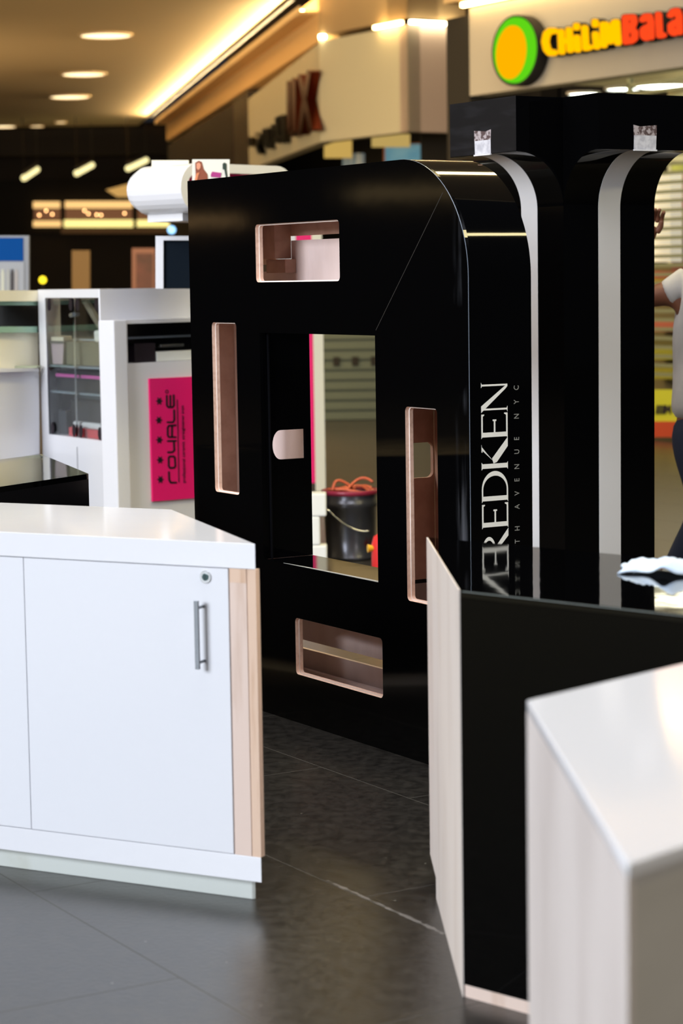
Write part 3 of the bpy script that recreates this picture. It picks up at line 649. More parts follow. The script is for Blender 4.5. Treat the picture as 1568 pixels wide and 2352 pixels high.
tq(a_l, a_r, DT-0.05, DT-0.04, zg0, 1.30).build('back_panel', gm, kt, world=True)
# goods in the showcase
def good(name, a, b, d0, d1, z0, z1, m, label, cat, bevel=0.004, taper=0):
    A = TL+rT*a; B = TL+rT*b; t = taper
    lo = [A+nT*d0+rT*t, B+nT*d0-rT*t, B+nT*d1-rT*t, A+nT*d1+rT*t]; hi = [A+nT*d0, B+nT*d0, B+nT*d1, A+nT*d1]
    mb = MB().add([v+Vector((0, 0, z0)) for v in lo]+[v+Vector((0, 0, z1)) for v in hi], [(3,2,1,0),(4,5,6,7),(0,1,5,4),(1,2,6,5),(2,3,7,6),(3,0,4,7)])
    o = mb.build(name, m, None, bevel=bevel); 
    if label: tag(o, label, cat)
    return o
zb = zs[0]
bk = thing('storage_basket', 'pinkish lidded storage basket on the top shelf of the glass showcase', 'basket', tuple(TL+rT*(a_l+0.13)+nT*0.2+Vector((0, 0, zb))))
def gpart(name, a, b, d0, d1, z0, z1, m, parent, taper=0, bevel=0.003):
    A = TL+rT*a; B = TL+rT*b; t = taper
    lo = [A+nT*d0+rT*t, B+nT*d0-rT*t, B+nT*d1-rT*t, A+nT*d1+rT*t]; hi = [A+nT*d0, B+nT*d0, B+nT*d1, A+nT*d1]
    return MB().add([v+Vector((0, 0, z0)) for v in lo]+[v+Vector((0, 0, z1)) for v in hi], [(3,2,1,0),(4,5,6,7),(0,1,5,4),(1,2,6,5),(2,3,7,6),(3,0,4,7)]).build(name, m, parent, world=True, bevel=bevel)
gpart('basket_body', a_l+0.03, a_l+0.20, 0.07, 0.36, zb+0.002, zb+0.115, mat('pink_grey_plastic', (0.48, 0.36, 0.38), 0.5), bk, 0.02)
gpart('basket_rim', a_l+0.02, a_l+0.21, 0.06, 0.37, zb+0.115, zb+0.128, mat('dark_rim', (0.10, 0.09, 0.09), 0.5), bk)
gpart('basket_lid', a_l+0.035, a_l+0.20, 0.07, 0.36, zb+0.128, zb+0.15, mat('cream_lid', (0.75, 0.66, 0.48), 0.5), bk)
good('olive_carton', a_l+0.215, a_r-0.03, 0.10, 0.40, zb+0.002, zb+0.125, mat('olive_carton', (0.13, 0.12, 0.08), 0.6), 'olive brown carton beside the basket in the glass showcase', 'box')
good('white_packet', a_r-0.13, a_r-0.04, 0.12, 0.30, zb+0.126, zb+0.19, mat('white_packet', (0.80, 0.78, 0.70), 0.5), 'crumpled white packet on the olive carton in the showcase', 'packet', 0.015, 0.01)
zb = zs[1]
bx = thing('black_tool_case', 'black case with a pink band on the middle shelf of the showcase', 'case', tuple(TL+rT*(a_l+0.2)+nT*0.2+Vector((0, 0, zb))))
gpart('case_body', a_l+0.085, a_r-0.02, 0.08, 0.35, zb+0.001, zb+0.075, M['black_satin'], bk if False else bx)
gpart('pink_band', a_l+0.08, a_r-0.018, 0.075, 0.355, zb+0.075, zb+0.093, mat('pink_band', (0.62, 0.10, 0.36), 0.5), bx)
gpart('case_lid', a_l+0.09, a_r-0.02, 0.08, 0.35, zb+0.093, zb+0.115, M['black_satin'], bx)
good('dark_grey_case', a_l+0.09, a_l+0.20, 0.10, 0.35, zg0+0.001, zg0+0.13, mat('charcoal_case', (0.035, 0.038, 0.045), 0.5), 'dark grey case at the bottom left of the showcase', 'case')
good('tall_grey_case', a_l+0.21, a_r-0.03, 0.22, 0.42, zg0+0.001, zg0+0.185, mat('charcoal_case_b', (0.045, 0.042, 0.042), 0.5), 'taller charcoal case at the bottom right of the showcase', 'case')
good('red_tray', a_l+0.24, a_r-0.06, 0.06, 0.17, zg0+0.001, zg0+0.045, mat('red_tray', (0.70, 0.05, 0.06), 0.5), 'red tray at the bottom right of the showcase', 'tray')
good('white_hair_tool', a_l+0.29, a_r-0.05, 0.07, 0.15, zg0+0.047, zg0+0.08, mat('white_tool', (0.75, 0.72, 0.70), 0.5), 'white hair tool lying in the red tray', 'hair tool', 0.01, 0.012)
# slanted brace visible through the glass
tag(MB().tube([TL+rT*(mid+0.03)+nT*0.40+Vector((0, 0, 1.50)), TL+rT*(a_r-0.07)+nT*0.40+Vector((0, 0, 1.33))], 0.022, 6).build('slanted_brace', mat('tan_brace', (0.40, 0.33, 0.22), 0.6)), 'tan slanted brace seen behind the upper showcase glass', 'brace')

# left service counter of the kiosk
HL = 28.0
lc = thing('kiosk_service_counter', 'white kiosk service counter with cream splashback, cut by the left border', 'counter', tuple(TL))
def lq(px, off, t, name, m): return slab(name, px, TL, HL, t, m, lc, off=off)
Lf = onp(-90, 700, TL, HL)
lq(rect(-90, 667, 90, 692), 0.0, 0.30, 'top_shelf', M['cream'])
lq(rect(-90, 692, 88, 701), -0.02, 0.02, 'glass_edge', M['green'])
lq(rect(-90, 701, 85, 750), -0.12, 0.02, 'dark_niche', mat('black_niche', (0.01, 0.01, 0.011), 0.2))
lq(rect(-90, 750, 86, 764), -0.02, 0.02, 'glass_edge', M['green'])
lq(rect(-90, 764, 88, 846), -0.05, 0.05, 'splashback', M['cream'])
o = lq([(-90, 846), (88, 846), (90, 852), (-90, 858)], 0.04, 0.3, 'counter_edge', M['white'])
lq([(-90, 857), (90, 852), (91, 1043), (-90, 1075)], 0.0, 0.3, 'front_panel', M['white'])
lq([(-90, 1074), (90, 1043), (90, 1150), (-90, 1180)], -0.08, 0.1, 'kick_board', M['black_satin'])
pb = onp(66, 846, TL+nT*0, HL)
tag(MB().plan([tuple((pb+Vector(v))[:2]) for v in ((-0.07, -0.03, 0), (0.05, -0.03, 0), (0.06, 0.05, 0), (-0.06, 0.05, 0))], pb.z+0.003, pb.z+0.014).build('paper_pad', mat('green_grey_pad', (0.35, 0.38, 0.26), 0.6)), 'small paper pad lying on the cream kiosk counter', 'paper')

# tall side wall and the cubby cabinet with the pink sign
HK = 43.3
sw = thing('kiosk_side_wall', 'tall white side wall of the kiosk behind the cubby cabinet', 'kiosk wall', tuple(T0))
we = on(T0, HK, 1.9)
nK = Vector((hd(HK).y, -hd(HK).x, 0))
if nK.dot(T0-_O) < 0: nK = -nK
wm_ = Vector((*onp(252, 735, T0, HK)[:2], 0)); we = Vector((*onp(585, 735, T0, HK)[:2], 0)); ztc = onp(400, 735, T0-nK*0.10, HK).z
MB().plan([tuple(T0[:2]), tuple(wm_[:2]), tuple((wm_+nK*0.012)[:2]), tuple((T0+nK*0.012)[:2])], 0, ztc).plan([tuple(T0[:2]), tuple(we[:2]), tuple((we+nK*0.012)[:2]), tuple((T0+nK*0.012)[:2])], ztc, ZT).build('wall_panel', M['white'], sw, world=True)
C0 = T0 - nK*0.10
C0 = Vector((*onp(252, 735, C0, HK)[:2], 0))
kc = thing('cubby_cabinet', 'white cubby cabinet with open black niche and pink sign below', 'cabinet', tuple(C0))
def kq(px, off, t, name, m, parent=None, bevel=0): return slab(name, px, C0, HK, t, m, parent or kc, off=off, bevel=bevel)
ztop = zat(300, 733, C0, HK)
cr = Vector((*onp(560, 735, C0, HK)[:2], 0))
# body around niche
B_ = [(250, 733), (560, 731)]
MBc = MB()
def kplan(px0, px1, d0, d1, z0, z1, mb):
    a = onp(px0, 800, C0, HK); b = onp(px1, 800, C0, HK)
    return mb.plan([tuple((a+nK*d0)[:2]), tuple((b+nK*d0)[:2]), tuple((b+nK*d1)[:2]), tuple((a+nK*d1)[:2])], z0, z1)
zn1 = zat(350, 742, C0, HK); zn0 = zat(350, 832, C0, HK)
kplan(285, 640, 0, 0.14, zn1, ztop-0.004, MBc); kplan(285, 640, 0, 0.14, 0, zn0, MBc); kplan(285, 293, 0, 0.14, zn0, zn1, MBc); kplan(620, 640, 0, 0.14, zn0, zn1, MBc)
MBc.build('cabinet_body', M['white'], kc, world=True)
mb = MB(); kplan(253, 284, -0.03, 0.09, 0, ztop-0.003, mb); mb.build('pilaster', M['white'], kc, world=True, bevel=0.006)
mb = MB(); kplan(293, 620, 0.122, 0.136, zn0, zn1, mb); kplan(293, 296, 0.02, 0.12, zn0, zn1, mb); mb.build('niche_lining', M['black_satin'], kc, world=True)
mb = MB(); kplan(297, 618, 0.01, 0.12, zn0+0.125, zn0+0.135, mb); mb.build('niche_shelf', mat('grey_metal_shelf', (0.10, 0.12, 0.15), 0.25, 0.4), kc, world=True)
mb = MB(); kplan(318, 366, 0.03, 0.118, zn0+0.001, zn0+0.10, mb); tag(mb.build('black_device', M['ink'], bevel=0.004), 'black device in the dark niche of the cubby cabinet', 'device')
mb = MB(); kplan(368, 520, 0.03, 0.118, zn0+0.001, zn0+0.052, mb); tag(mb.build('white_carton', mat('white_carton', (0.72, 0.74, 0.72), 0.5, noise=((40, 40, 2), (0.3, 0.3, 0.3), 0.7, 0.72)), bevel=0.003), 'white carton lying in the dark niche of the cubby cabinet', 'box')
mb = MB(); kplan(378, 432, 0.03, 0.10, zn0+0.075, zn0+0.090, mb); o = tag(mb.build('silver_hair_iron', M['steel'], bevel=0.004), 'slim silver tool above the white carton in the niche', 'tool')
# pink sign
sgn = thing('sign_holder', None, None); bpy.data.objects.remove(sgn)
hs = slab('sign_panel', [(343.5, 869.5), (520, 861.5), (520, 1138), (351, 1152)], C0, HK, 0.012, M['pink'], kc, off=0.012)
hs['label'] = 'magenta sign panel with black ROYALE lettering'
SG = 7.84
def sp2(x, y): return (330+x/SG, 860+y/SG)
def onK(off, t):
    def f(x, y): return onp(*sp2(x, y), C0-nK*off, HK), nK*t
    return f
mb = MB(); w = 33
for g in ([(455, 1760), (462, 1900), (490, 1948), (585, 1948)],                              # r
          [(450, 1500), (452, 1650), (475, 1685), (550, 1680), (572, 1650), (562, 1500), (540, 1475), (470, 1478), (450, 1500)],   # o
          [(440, 1402), (520, 1400), (552, 1370), (545, 1200)], [(435, 1200), (580, 1196)],      # y
          [(575, 1130), (455, 1128), (435, 1100), (432, 960), (455, 922), (575, 915)], [(510, 1125), (512, 925)],   # A
          [(430, 860), (530, 860), (552, 820), (548, 645)],                                   # L
          [(415, 385), (420, 560), (445, 590), (520, 590), (545, 560), (540, 375)], [(480, 385), (482, 580)]):   # E
    stroke(mb, g, w, onK(0.014, 0.002), 8)
for k in range(10):
    a0_, a1_ = 2*PI*k/10, 2*PI*(k+1)/10; stroke(mb, [(418+24*math.cos(a0_), 312+30*math.sin(a0_)), (418+24*math.cos(a1_), 312+30*math.sin(a1_))], 10, onK(0.014, 0.002), 5)
stroke(mb, [(605, 460), (635, 1940)], 14, onK(0.014, 0.002), 5)
for cy, cx in ((480, 282), (825, 276), (1180, 285), (1540, 297), (1893, 303)):
    pts = []
    for k in range(12):
        r = 70 if k % 2 == 0 else 36; a = 2*PI*k/12; pts.append(onp(*sp2(cx+r*math.cos(a)*0.92, cy+r*math.sin(a)*1.1), C0-nK*0.014, HK))
    mb.prism(pts, nK*0.002)
# small line of lettering, reading upwards
pa = onp(*sp2(752, 1955), C0-nK*0.014, HK); pb2 = onp(*sp2(700, 350), C0-nK*0.014, HK)
L = (pb2-pa).length; ex = Vector((0, 0, 1)); ey = -hd(HK); ez = ex.cross(ey)
mt = Matrix((ex, ey, ez)).transposed().to_4x4(); mt.translation = Vector((pa.x, pa.y, pa.z))+hd(HK)*0.0
cu_s = 0.030
text_mb('professional ceramic straightener iron', cu_s, 0.0006, mt, mb, L/0.53)
mb.build('lettering', M['ink'], hs, world=True)

# framed screen on the kiosk top
Yf = 11.35
fs = thing('framed_screen', 'white-framed dark screen standing on the kiosk top', 'screen', tuple(at(430, 664, Yf)))
p = at(0, 600, Yf)
mb = MB()
for r_ in (rect(357, 542, 500, 552), rect(357, 552, 375, 663), rect(485, 552, 500, 663)):
    mb.prism([onp(x, y, p, 90) for x, y in r_], (0, 0.05, 0))
mb.build('frame', M['white'], fs, world=True)
slab('dark_glass', rect(375, 552, 485, 663), p+Vector((0, 0.02, 0)), 90, 0.02, mat('dark_screen', (0.008, 0.012, 0.018), 0.08), fs)

# rounded drum sign on top
dr = thing('rounded_drum_sign', 'white rounded drum sign with magenta inside above the kiosk', 'sign', tuple(at(500, 490, 11.3)))
D0 = at(415, 431, 11.0); hD = hd(HK); nD = nK; Ld, Rd, Lw = 0.40, 0.123, 0.80
def stad(r, inset=0.0, n=14):
    out = []
    for k in range(n+1):
        a = PI/2+PI*k/n; out.append((Rd+r*math.cos(a), r*math.sin(a)))
    for k in range(n+1):
        a = -PI/2+PI*k/n; out.append((Lw-Rd+r*math.cos(a), r*math.sin(a)))
    return out
def dpt(u, v, d): return Vector((D0.x, D0.y, D0.z)) + hD*u + nD*d + Vector((0, 0, v))
mb = MB(); o1 = stad(Rd); o2 = stad(Rd-0.045); n_ = len(o1)
vs = [dpt(u, v, 0) for u, v in o1]+[dpt(u, v, 0) for u, v in o2]+[dpt(u, v, 0.05) for u, v in o2]+[dpt(u, v, Ld-0.03) for u, v in o1]+[dpt(u, v*0.85, Ld) for u, v in o1]
fs_ = []
for i in range(n_):
    j = (i+1) % n_; fs_ += [(i, j, n_+j, n_+i), (n_+i, n_+j, 2*n_+j, 2*n_+i), (i, 3*n_+i, 3*n_+j, j), (3*n_+i, 4*n_+i, 4*n_+j, 3*n_+j)]
fs_.append(tuple(range(4*n_, 5*n_)))
mb.add(vs, fs_).build('drum_shell', M['white'], dr, world=True, smooth=False)
MB().prism([dpt(u, v, 0.04) for u, v in o2], nD*0.01).build('magenta_inset', M['magenta'], dr, world=True)
mb = MB()
for u in (0.50, 0.68):
    a = dpt(u, -Rd+0.002, Ld/2); mb.plan([(a.x-0.03, a.y-0.03), (a.x+0.03, a.y-0.03), (a.x+0.03, a.y+0.03), (a.x-0.03, a.y+0.03)], 1.0, a.z)
mb.build('support_post', M['white'], dr, world=True)
MB().plan([tuple(dpt(0.1, 0, 0.1)[:2]), tuple(dpt(0.62, 0, 0.1)[:2]), tuple(dpt(0.62, 0, 0.36)[:2]), tuple(dpt(0.1, 0, 0.36)[:2])], D0.z-Rd-0.035, D0.z-Rd+0.005).build('base_plate', M['white'], dr, world=True)
tag(MB().prism([onp(x, y, at(390, 390, 11.25), 90) for x, y in ((348, 368), (433, 368), (433, 386), (348, 392))], (0, 0.02, 0)).build('blank_card', M['cream']), 'blank cream card standing on top of the white drum', 'card')
# photo card
pc = thing('photo_card', 'photo card with a woman and hair products in front of the drum', 'card', tuple(at(485, 430, 10.7)))
p = at(480, 390, 10.7)
def pq(name, px, off, m): return slab(name, px, p+Vector((0, -off, 0)), 90, 0.004, m, pc)
slab('card', rect(441, 366, 527, 432), p, 90, 0.02, mat('cream_card', (0.78, 0.76, 0.66), 0.5), pc)
pq('printed_woman', [(446, 432), (449, 400), (448, 374), (456, 369), (463, 372), (467, 388), (476, 400), (478, 432)], 0.004, mat('print_brown', (0.25, 0.06, 0.025), 0.6))
pq('printed_face', [(451, 386), (451, 376), (457, 373), (461, 378), (460, 386), (455, 391)], 0.007, mat('print_skin', (0.70, 0.30, 0.18), 0.6))
pq('printed_arm', [(447, 412), (451, 398), (458, 396), (455, 404), (451, 420)], 0.007, mat('print_skin2', (0.70, 0.24, 0.10), 0.6))
pq('printed_product', [(484, 400), (487, 394), (508, 397), (506, 408), (484, 406)], 0.004, mat('print_magenta', (0.40, 0.03, 0.20), 0.6))
pq('printed_brush', [(511, 376), (515, 373), (520, 376), (520, 390), (523, 412), (519, 412), (515, 390), (511, 388)], 0.004, mat('print_green_black', (0.02, 0.04, 0.025), 0.6))
MB().plan([(pc.location.x-0.01, pc.location.y+0.022), (pc.location.x+0.01, pc.location.y+0.022), (pc.location.x+0.01, pc.location.y+0.04), (pc.location.x-0.01, pc.location.y+0.04)], 0, 2.05).build('card_stand', M['steel'], pc, world=True)

# white and magenta totem seen through the openings
YP = 16.9
tp = thing('magenta_totem', 'tall white totem with a magenta stripe behind the black panel', 'totem', (*at(700, 1000, YP)[:2], 0))
def bx_(x0, x1, y0, y1, z0, z1, name, m): return MB().box(x0, x1, y0, y1, z0, z1).build(name, m, tp, world=True)
xa = at(640, 900, YP).x; xb = at(685, 900, YP).x; xc = at(721, 900, YP).x; xd = at(744, 900, YP).x
bx_(xa, xb, YP, YP+0.25, 0, 2.25, 'white_side', M['white']); bx_(xb, xc, YP+0.01, YP+0.24, 0.06, 2.25, 'magenta_stripe', M['pink']); bx_(xc, xd, YP-0.02, YP+0.25, 0, 2.25, 'cream_post', M['cream']); bx_(xa, xd, YP+0.02, YP+0.22, 0, 0.06, 'dark_foot', M['bronze'])

# ================================================================== BLACK COUNTER far left
FL = gz(203, 1088, 0.915); BL = gz(92, 1043, 0.915)
bc = thing('black_kiosk_counter', 'low black gloss counter behind the white cabinet at far left', 'counter', (FL.x, FL.y, 0))
dfl = hd(27.9+180); dm = hd(-17.2)
ptsf = [FL, FL+dm*1.02, FL+dm*1.02+dfl*1.9, FL+dfl*2.2]
mb = MB().plan([tuple(a[:2]) for a in ptsf], 0.05, 0.895); mb.build('counter_body', M['black_satin'], bc, world=True)
MB().plan([tuple(a[:2]) for a in ptsf], 0.895, 0.915).build('worktop', M['black_top'], bc, world=True)
MB().plan([tuple((a*0.97+(ptsf[0]+ptsf[2])*0.015)[:2]) for a in ptsf], 0, 0.05).build('plinth', M['ply'], bc, world=True)

# ================================================================== BLACK REDKEN PANEL
PB = gz(983.3, 1756, 0)
RZ = math.radians(90-(180+HA))
pn = thing('black_display_panel', 'glossy black display panel with curved corner, four slots and REDKEN lettering', 'display panel', (PB.x, PB.y, 0), RZ)
XL, XR, ZP, RC, DP = -1.642, 0.259, 1.990, 0.385, 0.243
outl = [(XL, 0), (XR, 0), (XR, ZP-RC)]
for k in range(1, 25):
    a = PI/2*k/24; outl.append((XR-RC+RC*math.cos(a), ZP-RC+RC*math.sin(a)))
outl.append((XL, ZP))
H_top = rrect(-1.111, -0.519, 1.598, 1.808, 0.016); H_left = rrect(-1.466, -1.272, 0.802, 1.449, 0.016)
H_right = rrect(-0.115, 0.075, 0.536, 1.183, 0.016); H_bot = rrect(-0.868, -0.276, 0.179, 0.386, 0.016)
H_mid = rrect(-1.094, -0.297, 0.576, 1.414)
def mside(x, z):
    if x < XL+1e-3 or z < 1e-3 or z > ZP-1e-3 or x > XR-1e-3: return 0
    if x > XR-RC and z > ZP-RC and math.hypot(x-(XR-RC), z-(ZP-RC)) > RC-0.01: return 0
    if -1.1 < x < -0.29 and 0.57 < z < 1.42: return 0
    return 1
plate('front_board', [outl, H_top, H_left, H_right, H_bot, H_mid], 0, 0.0138, [M['panel'], M['mdf_edge']], pn, side=mside)
def ins(x0, x1, z0, z1, d=0.0045): return rrect(x0+d, x1-d, z0+d, z1-d, 0.012)
plate('inner_board', [[(XL+0.019, 0.021), (XR-0.018, 0.021), (XR-0.018, ZP-RC)]+[(XR-RC+(RC-0.018)*math.cos(PI/2*k/12), ZP-RC+(RC-0.018)*math.sin(PI/2*k/12)) for k in range(1, 13)]+[(XL+0.019, ZP-0.019)],
    ins(-1.111, -0.519, 1.598, 1.808), ins(-1.466, -1.272, 0.802, 1.449), ins(-0.115, 0.075, 0.536, 1.183), ins(-0.868, -0.276, 0.179, 0.386), rrect(-1.113, -0.278, 0.559, 1.431)],
    0.0142, 0.0280, [mat('pale_mdf_face', (0.96, 0.86, 0.80), 0.6), M['mdf_edge']], pn, side=lambda x, z: 1)
# pale edge line along curve and right side
mb = MB()
eo = [(XR, 0.0)] + outl[2:-1]
for (x1, z1), (x2, z2) in zip(eo, eo[1:]):
    mb.prism([(x1, -0.0006, z1), (x2, -0.0006, z2), (x2+0.0007, 0.0012, z2), (x1+0.0007, 0.0012, z1)], (0.0003, 0, 0.0003))
mb.build('edge_line', M['edge'], pn)
# mitre seam
a_, b_ = (0.122, 1.873), (-0.290, 1.432)
L_ = math.hypot(a_[0]-b_[0], a_[1]-b_[1]); nx_, nz_ = -(a_[1]-b_[1])/L_*0.0009, (a_[0]-b_[0])/L_*0.0009
MB().prism([(a_[0]+nx_, -0.0005, a_[1]+nz_), (b_[0]+nx_, -0.0005, b_[1]+nz_), (b_[0]-nx_, -0.0005, b_[1]-nz_), (a_[0]-nx_, -0.0005, a_[1]-nz_)], (0, 0.0004, 0)).build('mitre_seam', mat('seam_grey', (0.035, 0.03, 0.027), 0.6), pn)
# wrap band: right side, curve, top, left side
def wrap(name, pts, t, y0, y1, m, smooth=False):
    """band of thickness t inwards along the open outline pts (x, z)"""
    n = len(pts); inn = []
    for i, (x, z) in enumerate(pts):
        x0_, z0_ = pts[max(i-1, 0)]; x1_, z1_ = pts[min(i+1, n-1)]; d = math.hypot(x1_-x0_, z1_-z0_)
        inn.append((x-(z1_-z0_)/d*t, z+(x1_-x0_)/d*t))
    vs = [(x, y0, z) for x, z in pts]+[(x, y1, z) for x, z in pts]+[(x, y0, z) for x, z in inn]+[(x, y1, z) for x, z in inn]
    mb = MB(); fo, fi = [], []
    for i in range(n-1):
        fo += [(i, i+1, n+i+1, n+i), (i, i+1, 2*n+i+1, 2*n+i), (n+i, n+i+1, 3*n+i+1, 3*n+i)]; fi.append((2*n+i, 2*n+i+1, 3*n+i+1, 3*n+i))
    mb.add(vs, fo); k = len(mb.f); mb.f += [list(f) for f in fi]; mb.mi += [1]*len(fi)
    mb.f += [[0, n, 3*n, 2*n], [n-1, 2*n-1, 4*n-1, 3*n-1]]; mb.mi += [0, 0]
    return mb.build(name, m, pn)
arc = [(XR, 0.0), (XR, 0.8), (XR, ZP-RC)]
for k in range(1, 49):
    a = PI/2*k/48; arc.append((XR-RC+RC*math.cos(a), ZP-RC+RC*math.sin(a)))
arc += [(-0.8, ZP), (XL, ZP)]
sb = wrap('curved_side_band', arc, 0.016, 0.0139, DP, [M['black'], M['mdf']])
for p_ in sb.data.polygons: p_.use_smooth = True
md = sb.modifiers.new('es', 'EDGE_SPLIT'); md.split_angle = math.radians(30)
MB().box(XL, XL+0.018, 0.0282, 0.18, 0.0, ZP-0.018).build('end_board', M['mdf'], pn)
MB().box(XL+0.002, XL+0.021, 0.1803, DP, 0.0, ZP-0.018).build('end_lining', mat('light_brown_mdf', (0.74, 0.56, 0.48), 0.7), pn)
MB().box(XL+0.019, XR-0.017, 0.0282, DP, 0.0, 0.02).build('bottom_board', M['mdf_light'], pn)
# black lining of the middle opening with its rounded hand holes
def dhole(y0, y1, z0, z1, right=False):
    r = (z1-z0)/2; out = []
    for k in range(13):
        a = PI/2+PI*k/12; out.append((y0+r*0.62+r*0.62*math.cos(a), (z0+z1)/2+r*math.sin(a)))
    return out+[(y1, z0), (y1, z1)]
DL = 0.212
ll = plate('opening_lining', [[(0.0140, 0.576), (DL, 0.576), (DL, 1.414), (0.0140, 1.414)], dhole(0.047, 0.189, 0.943, 1.052)], -1.112, -1.0955, [M['black'], M['black']], pn, mapf=lambda x, y, z: (y, x, z))
lr = plate('opening_lining', [[(0.0140, 0.576), (0.2218, 0.576), (0.2218, 1.414), (0.0140, 1.414)], rrect(0.120, 0.2175, 0.925, 1.046, 0.02)], -0.2955, -0.279, [M['mdf'], M['mdf_edge']], pn, mapf=lambda x, y, z: (y, x, z))
MB().box(-1.0955, -0.2955, 0.0140, DL, 0.560, 0.5757).build('opening_sill', M['black'], pn)
MB().box(-1.112, -0.279, 0.0140, DL, 1.4145, 1.430).build('opening_head', M['black'], pn)
MB().box(-1.0945, -1.083, 0.030, 0.034, 0.577, 1.413).build('opening_bead', M['black_satin'], pn)
MB().prism([(-0.95, 0.002, 0.5765), (-0.297, 0.002, 0.5765), (-0.297, 0.020, 0.5765), (-0.80, 0.012, 0.5765)], (0, 0, 0.0012)).build('worn_sill_edge', mat('worn_grey', (0.45, 0.45, 0.42), 0.5), pn)
# back board in pieces
yb0, yb1 = 0.222, 0.238
plate('back_board', [[(XL+0.02, 1.43), (-0.95, 1.43), (-0.95, 1.752), (-1.235, 1.752), (-1.235, 1.638), (XL+0.02, 1.638)]], yb0, yb1, [M['mdf_light'], M['mdf_edge']], pn, side=lambda x, z: 1)
MB().box(-0.95, 0.20, yb0, yb1, 1.43, 1.752).build('back_board', M['mdf_light'], pn)
MB().box(XL+0.02, 0.235, yb0, yb1, 0.021, 0.206).build('back_board', M['mdf_light'], pn)
MB().box(XL+0.02, 0.235, yb0-0.04, yb0-0.022, 0.021, 0.141).build('inner_rail', M['mdf_light'], pn)
MB().box(XL+0.02, 0.235, yb0, yb1, 0.240, 0.556).build('back_board', M['mdf_light'], pn)
MB().box(XL+0.02, -1.150, yb0, yb1, 0.557, 1.425).build('back_board', M['mdf_light'], pn)
MB().box(-0.278, 0.235, yb0, yb1, 0.557, 1.425).build('back_board', M['mdf'], pn)
MB().box(-1.36, 0.0, yb0, yb1, 1.769, ZP-0.02).build('back_rail', M['mdf'], pn)
# blocks in the top slot
MB().box(-1.33, -1.235, 0.15, 0.221, 1.685, ZP-0.02).build('corner_block', M['mdf'], pn)
MB().box(-1.345, -1.20, 0.175, 0.221, 1.632, 1.683).build('corner_block', M['mdf'], pn)
MB().box(-1.61, -1.347, 0.19, 0.221, 1.665, 1.70).build('cross_rail', M['pine'], pn)
MB().box(XL+0.02, 0.0, 0.05, DP-0.01, 1.83, 1.848).build('inner_shelf', M['mdf'], pn)

# REDKEN lettering on the side face
def L_arc(cx, cy, rx0, ry0, rx1, ry1, a0, a1, n=18):
    """bowl: outer ellipse rx0, ry0, inner rx1, ry1"""
    o_ = [(cx+rx0*math.cos(math.radians(a0+(a1-a0)*k/n)), cy+ry0*math.sin(math.radians(a0+(a1-a0)*k/n))) for k in range(n+1)]
    i_ = [(cx+rx1*math.cos(math.radians(a0+(a1-a0)*k/n)), cy+ry1*math.sin(math.radians(a0+(a1-a0)*k/n))) for k in range(n+1)]
    return [[o_[k], o_[k+1], i_[k+1], i_[k]] for k in range(n)]
def bar(x0, x1, y0, y1): return [(x0, y0), (x1, y0), (x1, y1), (x0, y1)]
def stem(x0, x1, sl=0.05): return [bar(x0, x1, 0, 1), [(x0-sl, 0), (x1+sl, 0), (x1, 0.035), (x0, 0.035)], [(x0, 0.965), (x1, 0.965), (x1+sl, 1), (x0-sl, 1)]]
TK = 0.145
def gl_E(w): return stem(0.05, 0.05+TK, 0.05)+[bar(0.1, w-0.03, 0, 0.055), bar(0.1, w-0.06, 0.945, 1), bar(0.1, w-0.22, 0.47, 0.525),
                [(w-0.10, 0.0), (w, 0.0), (w, 0.13), (w-0.03, 0.13)], [(w-0.13, 1.0), (w-0.03, 1.0), (w-0.03, 0.89), (w-0.06, 0.89)], [(w-0.25, 0.43), (w-0.20, 0.43), (w-0.20, 0.565), (w-0.25, 0.565)]]
def gl_N(w): return [bar(0.07, 0.125, 0, 1), [(0, 0), (0.19, 0), (0.125, 0.03), (0.07, 0.03)], bar(w-0.115, w-0.06, 0, 1), [(w-0.17, 1), (w, 1), (w-0.06, 0.97), (w-0.115, 0.97)],
                [(0.0, 1.0), (0.20, 1.0), (w-0.06, 0.0), (w-0.13, 0.0), (w-0.2, 0.06)]]
def gl_D(w): return stem(0.05, 0.05+TK, 0.05)+[bar(0.1, 0.42, 0, 0.05), bar(0.1, 0.42, 0.95, 1)]+L_arc(0.40, 0.5, w-0.40, 0.5, w-0.40-TK, 0.45, -90, 90)
def gl_K(w): return stem(0.05, 0.05+TK, 0.05)+[[(0.22, 0.50), (0.28, 0.56), (w-0.18, 1.0), (w-0.08, 1.0), (w-0.30, 0.80)], [(0.20, 0.55), (0.24, 0.42), (w-0.10, 0.0), (w+0.18, 0.0), (0.36, 0.60)], [(w-0.26, 0.96), (w-0.02, 1.0), (w-0.26, 1.0)]]
def gl_R(w): return stem(0.05, 0.05+TK, 0.05)+[bar(0.1, 0.42, 0.48, 0.53), bar(0.1, 0.42, 0.95, 1)]+L_arc(0.40, 0.74, w-0.52, 0.26, w-0.52-TK*0.8, 0.21, -90, 90)+[[(0.36, 0.52), (0.52, 0.52), (w+0.12, 0.0), (w-0.12, 0.0)]]
letters = [(gl_R, 0.688, 0.790), (gl_E, 0.804, 0.885), (gl_D, 0.888, 0.988), (gl_K, 0.992, 1.076), (gl_E, 1.092, 1.173), (gl_N, 1.1755, 1.271)]
CH = 0.102; S0 = 0.147      # cap height, baseline depth on the side face
mb = MB(); lev = 0
for gl, z0_, z1_ in letters:
    w = (z1_-z0_)/CH
    for poly in gl(w):
        lev += 1
        mb.prism([(XR+0.0003, S0-CH*y, z0_+CH*x) for x, y in poly], (0.0004+0.000004*(lev % 7), 0, 0))
mb.build('brand_lettering', M['letter_white'], pn)
mb = MB()
pit = 0.0423
zt0 = 0.757
